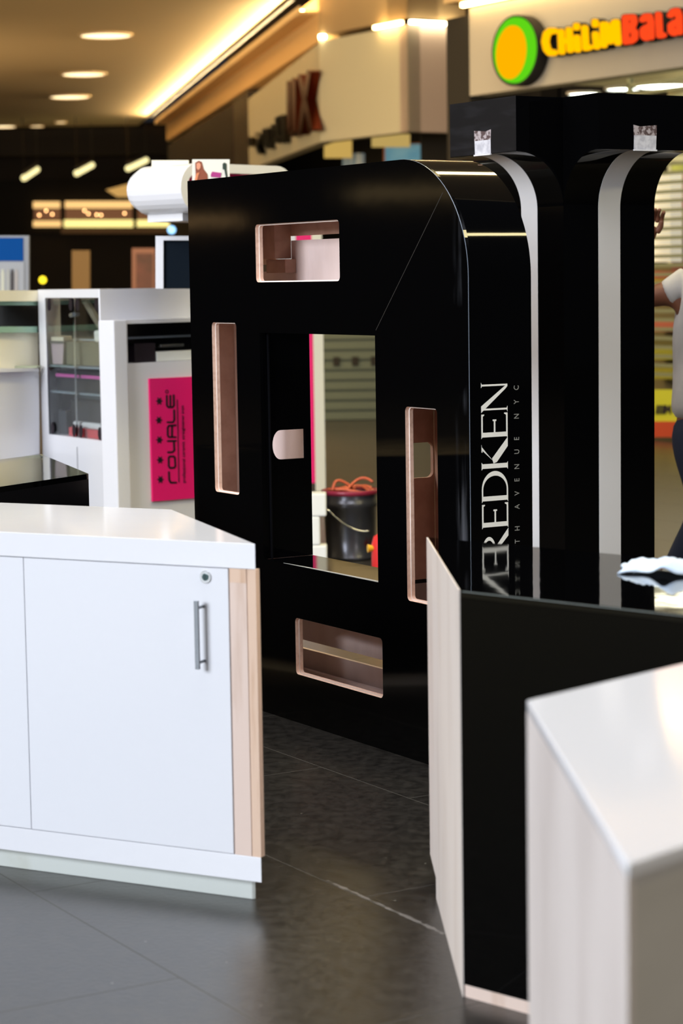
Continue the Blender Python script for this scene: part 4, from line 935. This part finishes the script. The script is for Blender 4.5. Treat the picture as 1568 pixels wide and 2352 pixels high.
seq = [('5', 0.7063), ('T', 0.7565), ('H', 0.797), ('A', 0.868), ('V', 0.912), ('E', 0.956), ('N', 0.996), ('U', 1.045), ('E', 1.089), ('N', 1.158), ('Y', 1.206), ('C', 1.250)]
for ch, zc in seq:
    mt = Matrix(((0, 0, 1, 0), (0, -1, 0, 0), (1, 0, 0, 0), (0, 0, 0, 1)))
    mt = Matrix(((0, 0, 1, XR+0.0004), (0, -1, 0, 0.1915), (1, 0, 0, zc-0.008), (0, 0, 0, 1)))
    text_mb(ch, 0.0275, 0.0003, mt, mb, 0.85)
mb.build('small_lettering', M['letter_thin'], pn)

# ================================================================== BLACK COLUMN with two flared arms
CC = at(1296, 1000, 8.7); CC = Vector((CC.x, CC.y, 0))
cl = thing('black_kiosk_column', 'black kiosk column with two flared arms and white light strips', 'column', tuple(CC), RZ)
# local frame: +x along 180+HA (right, towards the viewer), +y along 90+HA (right, away); corner at origin
# left face is the plane y=0 (x<0), right face is the plane x=0 (y>0)
WC, ZC0, ZC1, DO = 0.452, 2.082, 2.292, 0.222
ZS = ZC0-0.215
def armprof(n=48):
    """(forward, z) concave quarter round from the face (0, ZS) to the header bottom (DO, ZC0)"""
    return [(DO-DO*math.cos(PI/2*k/n), ZS+(ZC0-ZS)*math.sin(PI/2*k/n)) for k in range(n+1)]
MB().box(-WC, 0, 0, WC, 0, ZC1).build('column_body', M['black'], cl)
ap = armprof()
def arm(name, fn, w0, w1, prof, m, t=None):
    """extrude a (forward, z) polygon between w0 and w1 along the face"""
    return MB().prism([fn(f, w0, z) for f, z in prof], Vector(fn(0, w1, 0))-Vector(fn(0, w0, 0)))
fl = lambda f, w, z: (-w, -f, z)          # left face: forward is -y, w runs away from the corner
fr_ = lambda f, w, z: (f, w, z)           # right face: forward is +x
solid = [(0.0002, ZS)]+ap[1:]+[(DO, ZC1), (0.0002, ZC1)]
a1o = arm('a', fl, 0.0, WC, solid, None).build('flared_arm', M['black'], cl)
a2o = arm('a', fr_, 0.0, WC, solid, None).build('flared_arm', M['black'], cl)
for o in (a1o, a2o):
    o.data.polygons.foreach_set('use_smooth', [True]*len(o.data.polygons))
    md = o.modifiers.new('es', 'EDGE_SPLIT'); md.split_angle = math.radians(25)
def strip(fn, w0, w1, t=0.0012):
    pr_ = [(0.0, 0.0), (0.0, 1.0)]+ap
    vs = []; fs = []; n = len(pr_)
    for i, (f, z) in enumerate(pr_):
        f0, z0 = pr_[max(i-1, 0)]; f1, z1 = pr_[min(i+1, n-1)]; d = math.hypot(f1-f0, z1-z0)
        nf, nz = (z1-z0)/d, -(f1-f0)/d
        vs += [fn(f+nf*t, w0, z+nz*t), fn(f+nf*t, w1, z+nz*t), fn(f, w0, z), fn(f, w1, z)]
    for i in range(n-1):
        a = 4*i; fs += [(a, a+1, a+5, a+4), (a, a+4, a+6, a+2), (a+1, a+3, a+7, a+5)]
    return MB().add(vs, fs)
for fn in (fl, fr_):
    o = strip(fn, 0.170, 0.278).build('light_strip', M['acrylic'], cl)
    for p_ in o.data.polygons: p_.use_smooth = True
    md = o.modifiers.new('es', 'EDGE_SPLIT'); md.split_angle = math.radians(30)
    # ragged notch above the strip in the arm's end face
    mb = MB(); w0, w1 = (0.170, 0.278); zt = 2.168
    mb.prism([fn(DO+0.0012, w0, ZC0+0.002), fn(DO+0.0012, w1, ZC0+0.002), fn(DO+0.0012, w1+0.002, ZC0+0.055), fn(DO+0.0012, w0+0.001, ZC0+0.055)], Vector(fn(-0.001, 0, 0)))
    mb.cur = 1
    mb.prism([fn(DO+0.0014, w0, ZC0+0.055), fn(DO+0.0014, w1+0.003, ZC0+0.055), fn(DO+0.0014, w1+0.004, ZC0+0.095), fn(DO+0.0014, w0+0.03, ZC0+0.088), fn(DO+0.0014, w0-0.002, ZC0+0.094)], Vector(fn(-0.001, 0, 0)))
    mb.cur = 2
    mb.prism([fn(DO+0.006, w0-0.002, ZC0-0.004), fn(DO+0.006, w1+0.002, ZC0-0.004), fn(DO+0.006, w1+0.002, ZC0+0.001), fn(DO+0.006, w0-0.002, ZC0+0.001)], Vector(fn(-0.006, 0, 0)))
    mb.build('cable_notch', [mat('torn_white', (0.62, 0.62, 0.66), 0.6, noise=((40, 40, 40), (0.45, 0.45, 0.5), 0.4, 0.6)), mat('torn_white_shadow', (0.40, 0.35, 0.36), 0.6, noise=((60, 60, 60), (0.08, 0.05, 0.05), 0.45, 0.55)), M['white']], cl)
# slightly grey left header face
MB().prism([(-0.002, -DO-0.0006, ZC0+0.002), (-WC, -DO-0.0006, ZC0+0.002), (-WC, -DO-0.0006, ZC1), (-0.002, -DO-0.0006, ZC1)], (0, 0.0005, 0)).build('header_face', mat('greyish_black', (0.006, 0.006, 0.0075), 0.45, spec=0.2, noise=((5, 5, 30), (0.014, 0.014, 0.017), 0.5, 0.75)), cl)

# ================================================================== LEFT WHITE CABINET
CB = gz(585.6, 1249.3, 0.94); CB = Vector((CB.x, CB.y, 0))
RB = math.radians(90-(180+HB))
wc = thing('white_cabinet', 'white cabinet with glossy top, two doors and exposed pine edge', 'cabinet', tuple(CB), RB)
LB, DB = -1.75, 0.66
def mitre(y, x_r=0.0): return x_r-y
def trap(x0, xr, y0, y1): return [(x0, y0), (xr-y0, y0), (xr-y1, y1), (x0, y1)]
MB().plan(trap(LB, 0.0, 0.0, DB), 0.8745, 0.94).build('worktop', [M['white_top']], wc, bevel=0.0015)
MB().plan(trap(LB, -0.012, 0.022, DB-0.01), 0.128, 0.874).build('carcass', M['mdf'], wc)
MB().plan(trap(LB, 0.0, 0.0, DB), 0.062, 0.1275).build('base_band', M['white'], wc, bevel=0.001)
MB().plan([(LB, 0.045), (-0.055, 0.045), (-0.048, 0.052), (-0.66, 0.62), (LB, 0.62)], 0.0, 0.0615).build('kick_board', M['kick'], wc, bevel=0.002)
MB().box(-0.078, -0.0285, 0.001, 0.021, 0.128, 0.874).build('pine_board', M['pine_pale'], wc)
MB().box(-0.0265, -0.001, 0.0015, 0.021, 0.128, 0.874).build('pine_board', M['pine'], wc)
MB().box(-0.0778, -0.029, 0.0005, 0.001, 0.838, 0.874).build('pine_offcut', M['pine'], wc)
MB().box(-0.100, -0.072, 0.055, 0.085, 0.030, 0.0615).build('pine_foot', M['pine'], wc)
d1 = MB().box(-0.7165, -0.0815, -0.0005, 0.0185, 0.1295, 0.8725).build('door', M['white_door'], wc, bevel=0.0006)
d0 = MB().box(LB, -0.7195, 0.0005, 0.0185, 0.1295, 0.8725).build('door', M['white_door'], wc, bevel=0.0006)
MB().box(LB, -0.0790, 0.0186, 0.0215, 0.128, 0.874).build('door_gap', M['gap'], wc)
# lock
t_ = lambda r0, r1, y0, y1: None
def disc(mb, cx, cz, r, y0, y1, n=28): return mb.prism([(cx+r*math.cos(2*PI*k/n), y0, cz+r*math.sin(2*PI*k/n)) for k in range(n)], (0, y1-y0, 0))
lc_ = disc(MB(), -0.1468, 0.8485, 0.0165, -0.004, 0.0); lko = lc_.build('lock_cylinder', M['chrome'], d1, bevel=0.001)
mb = disc(MB(), -0.1468, 0.8485, 0.0095, -0.0052, -0.0035); mb.build('lock_plug', mat('dark_plug', (0.05, 0.09, 0.09), 0.3, 0.5), lko)
MB().box(-0.1478, -0.1458, -0.0058, -0.005, 0.842, 0.855).build('keyhole', M['ink'], lko)
hb = MB().box(-0.1665, -0.1535, -0.032, -0.026, 0.612, 0.790).build('handle', M['steel'], d1, bevel=0.001)
# slight bow: two side posts
mb = MB()
for z in (0.630, 0.772): mb.tube([(-0.156, -0.028, z), (-0.156, 0.0, z)], 0.004, 10)
mb.build('handle_post', M['steel'], hb)

# ================================================================== RIGHT BLACK COUNTER
KB = gz(1053, 1355, 0.920); KB = Vector((KB.x, KB.y, 0))
RCn = math.radians(90-(180+HC))
kb = thing('black_gloss_counter', 'glossy black counter with whitewashed plywood end at right', 'counter', tuple(KB), RCn)
LK = 2.2; DK = 0.715
MB().plan([(0.004, 0.0), (LK, 0.0), (LK, DK-0.001), (-DK+0.006, DK-0.001)], 0.903, 0.920).build('worktop', M['black_top'], kb, bevel=0.0008)
MB().plan([(0.004, 0.0), (LK, 0.0), (LK, DK), (-DK+0.006, DK)], 0.030, 0.9025).build('counter_body', M['black'], kb)
MB().plan([(0.004, 0.004), (LK, 0.004), (LK, 0.60), (-0.56, 0.565)], 0.0, 0.0295).build('base_board', M['pine_pale'], kb)
MB().prism([(0.010, -0.0007, 0.9165), (LK, -0.0007, 0.9165), (LK, -0.0007, 0.9185), (0.010, -0.0007, 0.9185)], (0, 0.0005, 0)).build('edge_line', mat('worn_green_grey', (0.16, 0.18, 0.17), 0.4), kb)
# plywood end board: profile along the mitre (s, z)
dv = Vector((-math.sqrt(.5), math.sqrt(.5), 0)); nv = Vector((-math.sqrt(.5), -math.sqrt(.5), 0))
pe = [(0.0, 0.0), (0.80, 0.0), (0.80, 0.055), (1.008, 0.062), (1.008, 0.920), (0.0, 0.920)]
MB().prism([dv*s+Vector((0, 0, z)) for s, z in pe], -nv*0.003+Vector((0.0, 0, 0))).build('plywood_end', M['ply'], kb)

# cloth on the counter
random.seed(5)
c0 = gz(1420, 1318, 0.92); c1 = gz(1600, 1325, 0.92)
mb = MB(); nx, ny = 44, 22
ux = (c1-c0); ux.z = 0; Lc = ux.length; ux.normalize(); uy = Vector((-ux.y, ux.x, 0))
import mathutils.noise as mn
vs = []
for j in range(ny+1):
    for i in range(nx+1):
        u, v = i/nx, j/ny
        h = 0.002+0.016*max(0, mn.noise(Vector((u*5, v*3, 1.3))))+0.008*abs(mn.noise(Vector((u*14, v*8, 5))))
        prof = 0.007+0.012*min(1, u*1.8)*(0.7+0.4*math.sin(u*9-0.6)**2)
        edge = min(1, v*6)*min(1, (1-v)*5)*min(1, (1-u)*8)
        lift = 0.016*math.exp(-((u-0.60)/0.13)**2)*max(0, 1-v*3)
        z = 0.9215+(h+prof)*edge+lift+0.004*min(1, u*9)
        w = ux*(u*Lc+0.008*math.sin(v*9)) + uy*(v*0.12-0.01+0.014*math.sin(u*7))
        vs.append(Vector((c0.x, c0.y, z))+Vector((w.x, w.y, 0)))
fs = [(j*(nx+1)+i, j*(nx+1)+i+1, (j+1)*(nx+1)+i+1, (j+1)*(nx+1)+i) for j in range(ny) for i in range(nx)]
o = mb.add(vs, fs).build('cleaning_cloth', mat('pale_blue_cloth', (0.72, 0.82, 0.92), 0.9, noise=((20, 20, 20), (0.55, 0.70, 0.92), 0.45, 0.7)), smooth=True)
md = o.modifiers.new('thick', 'SOLIDIFY'); md.thickness = 0.004; md.offset = 0
tag(o, 'crumpled pale blue cleaning cloth on the black gloss counter', 'cloth')

# ================================================================== NEAR WHITE COUNTER
NB = gz(1441, 1986, 0.915); NB = Vector((NB.x, NB.y, 0))
RN = math.radians(90-(HC+90))
nc = thing('white_counter', 'blurred white-topped counter with pale plywood end in the near right corner', 'counter', tuple(NB), RN)
DN = 0.726; LN = 1.5
MB().plan([(0, 0), (LN, 0), (LN, DN), (DN, DN)], 0.897, 0.915).build('worktop', M['white_top'], nc, bevel=0.003)
MB().plan([(0.012, 0.008), (LN, 0.008), (LN, DN-0.004), (DN+0.0, DN-0.004)], 0.03, 0.8968).build('counter_body', M['greige'], nc)
MB().prism([Vector((0, 0, 0)), Vector((DN, DN, 0)), Vector((DN, DN, 0.8968)), Vector((0, 0, 0.8968))], Vector((0.012, -0.0, 0))).build('plywood_end', M['ply2'], nc)

# ================================================================== BUCKET, FOAM, RED CAN
bp_ = gz(806, 1290, 0)
BX, BY = bp_.x, bp_.y+0.15
bu = thing('paint_bucket', 'dark grey metal bucket with red rim behind the black panel', 'bucket', (BX, BY, 0))
MB().lathe([(0, 0.005), (0.140, 0.005), (0.146, 0.0), (0.146, 0.02), (0.142, 0.025), (0.152, 0.30), (0.158, 0.305), (0.158, 0.335), (0.153, 0.34), (0.156, 0.385)], 40).build('bucket_body', mat('dark_grey_metal', (0.10, 0.10, 0.115), 0.28, 0.75, noise=((6, 6, 3), (0.14, 0.03, 0.03), 0.62, 0.66)), bu, smooth=True)
MB().lathe([(0.157, 0.375), (0.164, 0.378), (0.166, 0.40), (0.157, 0.404), (0.150, 0.39)], 40).build('red_rim', mat('red_rim', (0.28, 0.02, 0.05), 0.35), bu, smooth=True)
hp = [(-0.160, -0.01, 0.335)]
for k in range(1, 13):
    t = k/12; hp.append((-0.160+0.30*t*0.9, -0.165-0.005*math.sin(t*PI), 0.335-0.16*math.sin(t*PI*0.55)))
MB().tube(hp, 0.004, 8).build('bail_handle', M['chrome'], bu, smooth=True)
disc_ = MB().lathe([(0, 0), (0.148, 0), (0.148, 0.01), (0, 0.01)], 30, (0, 0, 0.37)).build('fill', M['ink'], bu)
random.seed(11)
for i, (r, lb) in enumerate(((0.115, 'orange cable coil filling the bucket'), (0.09, 'orange cable loop rising at the left of the bucket'), (0.10, 'orange cable loop arching at the right of the bucket'))):
    pts = []
    for k in range(41 if i == 0 else 25):
        if i == 0:
            a = 2*PI*k/16; rr = r+0.018*math.sin(a*2.3); pts.append((BX+rr*math.cos(a), BY+rr*math.sin(a), 0.400+0.012*math.sin(a*1.7+k*0.1)))
        elif i == 1:
            a = PI*k/24; pts.append((BX-0.10+0.10*(k/24)*1.3-0.03*math.sin(a), BY-0.10+0.06*k/24, 0.405+0.055*math.sin(a)))
        else:
            a = PI*k/24; pts.append((BX-0.02+0.15*(k/24), BY-0.09+0.05*math.sin(a), 0.405+0.065*math.sin(a*0.75)))
    o = MB().tube(pts, 0.008, 8).build('orange_cable', mat('orange_cable', (0.62, 0.13, 0.06), 0.45), smooth=True); tag(o, lb, 'cable', 'orange cables in the bucket')
fy = gz(733, 1302, 0).y
fx0 = at(690, 1200, fy).x; fx1 = at(750, 1200, fy).x; fx2 = at(735, 1200, fy).x
zf = [0, zat(735, 1253, Vector((0, fy, 0)), 90), zat(735, 1187, Vector((0, fy, 0)), 90), zat(735, 1133, Vector((0, fy, 0)), 90)]
for k, (xe, lb) in enumerate(((fx1, 'white foam block on the floor, lowest of the stack beside the bucket'), (fx2, 'narrow white foam block in the middle of the stack'), (fx1, 'white foam block on top of the stack beside the bucket'))):
    o = MB().box(fx0-0.05, xe, fy, fy+0.12, zf[k]+(0.001 if k else 0), zf[k+1]).build('foam_block', M['foam'], bevel=0.010); tag(o, lb, 'foam block', 'stacked foam blocks')
ry = 11.7
rp = at(880, 1300, ry)
rc = thing('red_canister', 'red rounded canister with yellow cap at the edge of the opening', 'canister', (rp.x, ry, 0))
MB().lathe([(0, 0), (0.055, 0), (0.062, 0.02), (0.062, 0.20), (0.050, 0.245), (0.02, 0.262), (0, 0.262)], 24).build('canister_body', mat('red_plastic', (0.75, 0.03, 0.03), 0.35), rc, smooth=True)
vv = MB().tube([(-0.045, -0.02, 0.185), (-0.082, -0.028, 0.185)], [0.012, 0.022], 12).build('yellow_cap', mat('yellow_cap', (0.80, 0.45, 0.02), 0.4), rc)

# ================================================================== PERSON
def skin(name, joints, edges, m, parent, root=0, sub=2, flat=None):
    me = bpy.data.meshes.new(name); me.from_pydata([tuple(j[0]) for j in joints], edges, [])
    o = bpy.data.objects.new(name, me); COL.objects.link(o); o.parent = parent
    md = o.modifiers.new('skin', 'SKIN'); md.use_smooth_shade = True
    if not me.skin_vertices: 
        bpy.context.view_layer.objects.active = o
    sv = me.skin_vertices[0].data if me.skin_vertices else None
    if sv is None:
        bm = bmesh.new(); bm.from_mesh(me); bm.verts.layers.skin.verify(); bm.to_mesh(me); bm.free(); sv = me.skin_vertices[0].data
    for i, j in enumerate(joints):
        r = j[1]; sv[i].radius = r if isinstance(r, (tuple, list)) else (r, r); sv[i].use_root = (i == root)
    s = o.modifiers.new('sub', 'SUBSURF'); s.levels = sub; s.render_levels = sub
    dg = bpy.context.evaluated_depsgraph_get(); me2 = bpy.data.meshes.new_from_object(o.evaluated_get(dg))
    o.modifiers.clear(); o.data = me2; me2.name = name
    me2.materials.clear(); me2.materials.append(m)
    me2.polygons.foreach_set('use_smooth', [True]*len(me2.polygons))
    return o
PY = 9.95
px0 = at(1628, 960, PY).x
pe_ = thing('person', 'person in a pale t-shirt and dark jeans with one arm raised at the right', 'person', (px0, PY, 0))
J = [((0.0, 0.02, 0.97), (0.10, 0.08)), ((0.0, 0.02, 1.15), (0.10, 0.08)), ((0.0, 0.02, 1.33), (0.12, 0.085)), ((0.0, 0.02, 1.50), (0.12, 0.085)), ((0.0, 0.01, 1.585), (0.055, 0.055)), ((0.0, -0.01, 1.68), (0.07, 0.085)), ((0.0, -0.015, 1.76), (0.078, 0.098)), ((0.0, 0.0, 1.83), (0.055, 0.07)),
     # raised arm on the viewer's left
     ((-0.15, 0.02, 1.535), (0.062, 0.060)), ((-0.25, 0.04, 1.505), (0.056, 0.056)), ((-0.345, 0.06, 1.490), (0.046, 0.046)), ((-0.335, 0.08, 1.61), (0.040, 0.040)), ((-0.255, 0.10, 1.765), (0.028, 0.026)), ((-0.232, 0.10, 1.825), (0.040, 0.024)),
     # other arm hanging
     ((0.185, 0.02, 1.51), (0.055, 0.055)), ((0.23, 0.03, 1.36), (0.046, 0.046)), ((0.25, 0.03, 1.22), (0.040, 0.040)), ((0.25, -0.03, 1.08), (0.034, 0.034)), ((0.245, -0.08, 0.97), (0.024, 0.026)), ((0.245, -0.10, 0.91), (0.022, 0.036)),
     # legs
     ((-0.085, 0.02, 0.88), (0.085, 0.09)), ((-0.03, 0.0, 0.66), (0.066, 0.070)), ((-0.03, 0.02, 0.52), (0.052, 0.055)), ((-0.12, 0.08, 0.30), (0.048, 0.050)), ((-0.19, 0.14, 0.10), (0.032, 0.034)), ((-0.20, 0.05, 0.045), (0.034, 0.030)),
     ((0.095, 0.02, 0.88), (0.085, 0.09)), ((0.12, 0.0, 0.52), (0.055, 0.058)), ((0.13, 0.02, 0.30), (0.048, 0.050)), ((0.14, 0.03, 0.10), (0.032, 0.034)), ((0.14, -0.08, 0.045), (0.034, 0.030))]
Ed = [(0, 1), (1, 2), (2, 3), (3, 4), (4, 5), (5, 6), (6, 7), (3, 8), (8, 9), (9, 10), (10, 11), (11, 12), (12, 13), (3, 14), (14, 15), (15, 16), (16, 17), (17, 18), (18, 19), (0, 20), (20, 21), (21, 22), (22, 23), (23, 24), (24, 25), (0, 26), (26, 27), (27, 28), (28, 29), (29, 30)]
body = skin('body', J, Ed, M['skin'], pe_)
# fingers of the raised hand, closed round the pole, and of the hanging hand
for k in range(4):
    x = -0.258+0.019*k; L0 = (0.050, 0.062, 0.060, 0.048)[k]
    skin('finger', [((x, 0.095, 1.835), 0.011), ((x+0.002, 0.088, 1.835+L0*0.5), 0.0110), ((x+0.004, 0.066, 1.835+L0*0.85), 0.0100), ((x+0.006, 0.046, 1.835+L0*1.0), 0.0090)], [(0, 1), (1, 2), (2, 3)], M['skin'], body, sub=1)
skin('thumb', [((-0.225, 0.09, 1.79), 0.018), ((-0.206, 0.082, 1.818), 0.0150), ((-0.202, 0.070, 1.850), 0.012)], [(0, 1), (1, 2)], M['skin'], body, sub=1)
for k in range(4):
    y = -0.130+0.020*k; ll_ = (0.052, 0.062, 0.066, 0.055)[3-k]
    skin('finger', [((0.245, y, 0.895), 0.0095), ((0.243, y, 0.895-ll_*0.5), 0.009), ((0.235, y+0.004, 0.895-ll_), 0.0075)], [(0, 1), (1, 2)], M['skin'], body, sub=1)
skin('thumb', [((0.242, -0.125, 0.94), 0.011), ((0.235, -0.150, 0.905), 0.010), ((0.230, -0.152, 0.875), 0.008)], [(0, 1), (1, 2)], M['skin'], body, sub=1)
Sj = [((0.0, 0.02, 0.925), (0.195, 0.140)), ((0.0, 0.02, 1.05), (0.178, 0.130)), ((0.0, 0.02, 1.20), (0.172, 0.125)), ((0.0, 0.02, 1.36), (0.182, 0.130)), ((0.0, 0.02, 1.51), (0.160, 0.112)), ((0.0, 0.01, 1.572), (0.072, 0.07)),
      ((-0.115, 0.02, 1.560), (0.090, 0.082)), ((-0.165, 0.025, 1.520), (0.078, 0.076)), ((-0.195, 0.03, 1.505), (0.070, 0.070)), ((0.185, 0.02, 1.51), (0.074, 0.070)), ((0.235, 0.03, 1.33), (0.068, 0.068))]
skin('shirt', Sj, [(0, 1), (1, 2), (2, 3), (3, 4), (4, 5), (4, 6), (6, 7), (7, 8), (4, 9), (9, 10)], M['shirt'], pe_)
Tj = [((0.0, 0.02, 1.03), (0.150, 0.108)), ((0.0, 0.02, 0.93), (0.185, 0.130)), ((-0.085, 0.02, 0.82), (0.100, 0.104)), ((-0.035, 0.0, 0.66), (0.078, 0.082)), ((-0.03, 0.01, 0.52), (0.066, 0.070)), ((-0.12, 0.08, 0.30), (0.070, 0.070)), ((-0.195, 0.14, 0.09), (0.062, 0.064)),
      ((0.095, 0.02, 0.82), (0.100, 0.104)), ((0.12, 0.0, 0.52), (0.072, 0.076)), ((0.13, 0.02, 0.30), (0.066, 0.068)), ((0.14, 0.03, 0.09), (0.060, 0.062))]
skin('jeans', Tj, [(0, 1), (1, 2), (2, 3), (3, 4), (4, 5), (5, 6), (1, 7), (7, 8), (8, 9), (9, 10)], M['jeans'], pe_)
skin('hair', [((0.0, 0.03, 1.74), (0.085, 0.085)), ((0.0, 0.015, 1.80), (0.088, 0.10)), ((0.0, 0.0, 1.85), (0.06, 0.075))], [(0, 1), (1, 2)], M['hair'], pe_)
for (x, y) in ((-0.20, 0.10), (0.14, 0.0)):
    skin('shoe', [((x, y+0.02, 0.045), (0.045, 0.045)), ((x, y-0.08, 0.042), (0.048, 0.042)), ((x, y-0.17, 0.034), (0.042, 0.034))], [(0, 1), (1, 2)], M['shoe'], pe_)
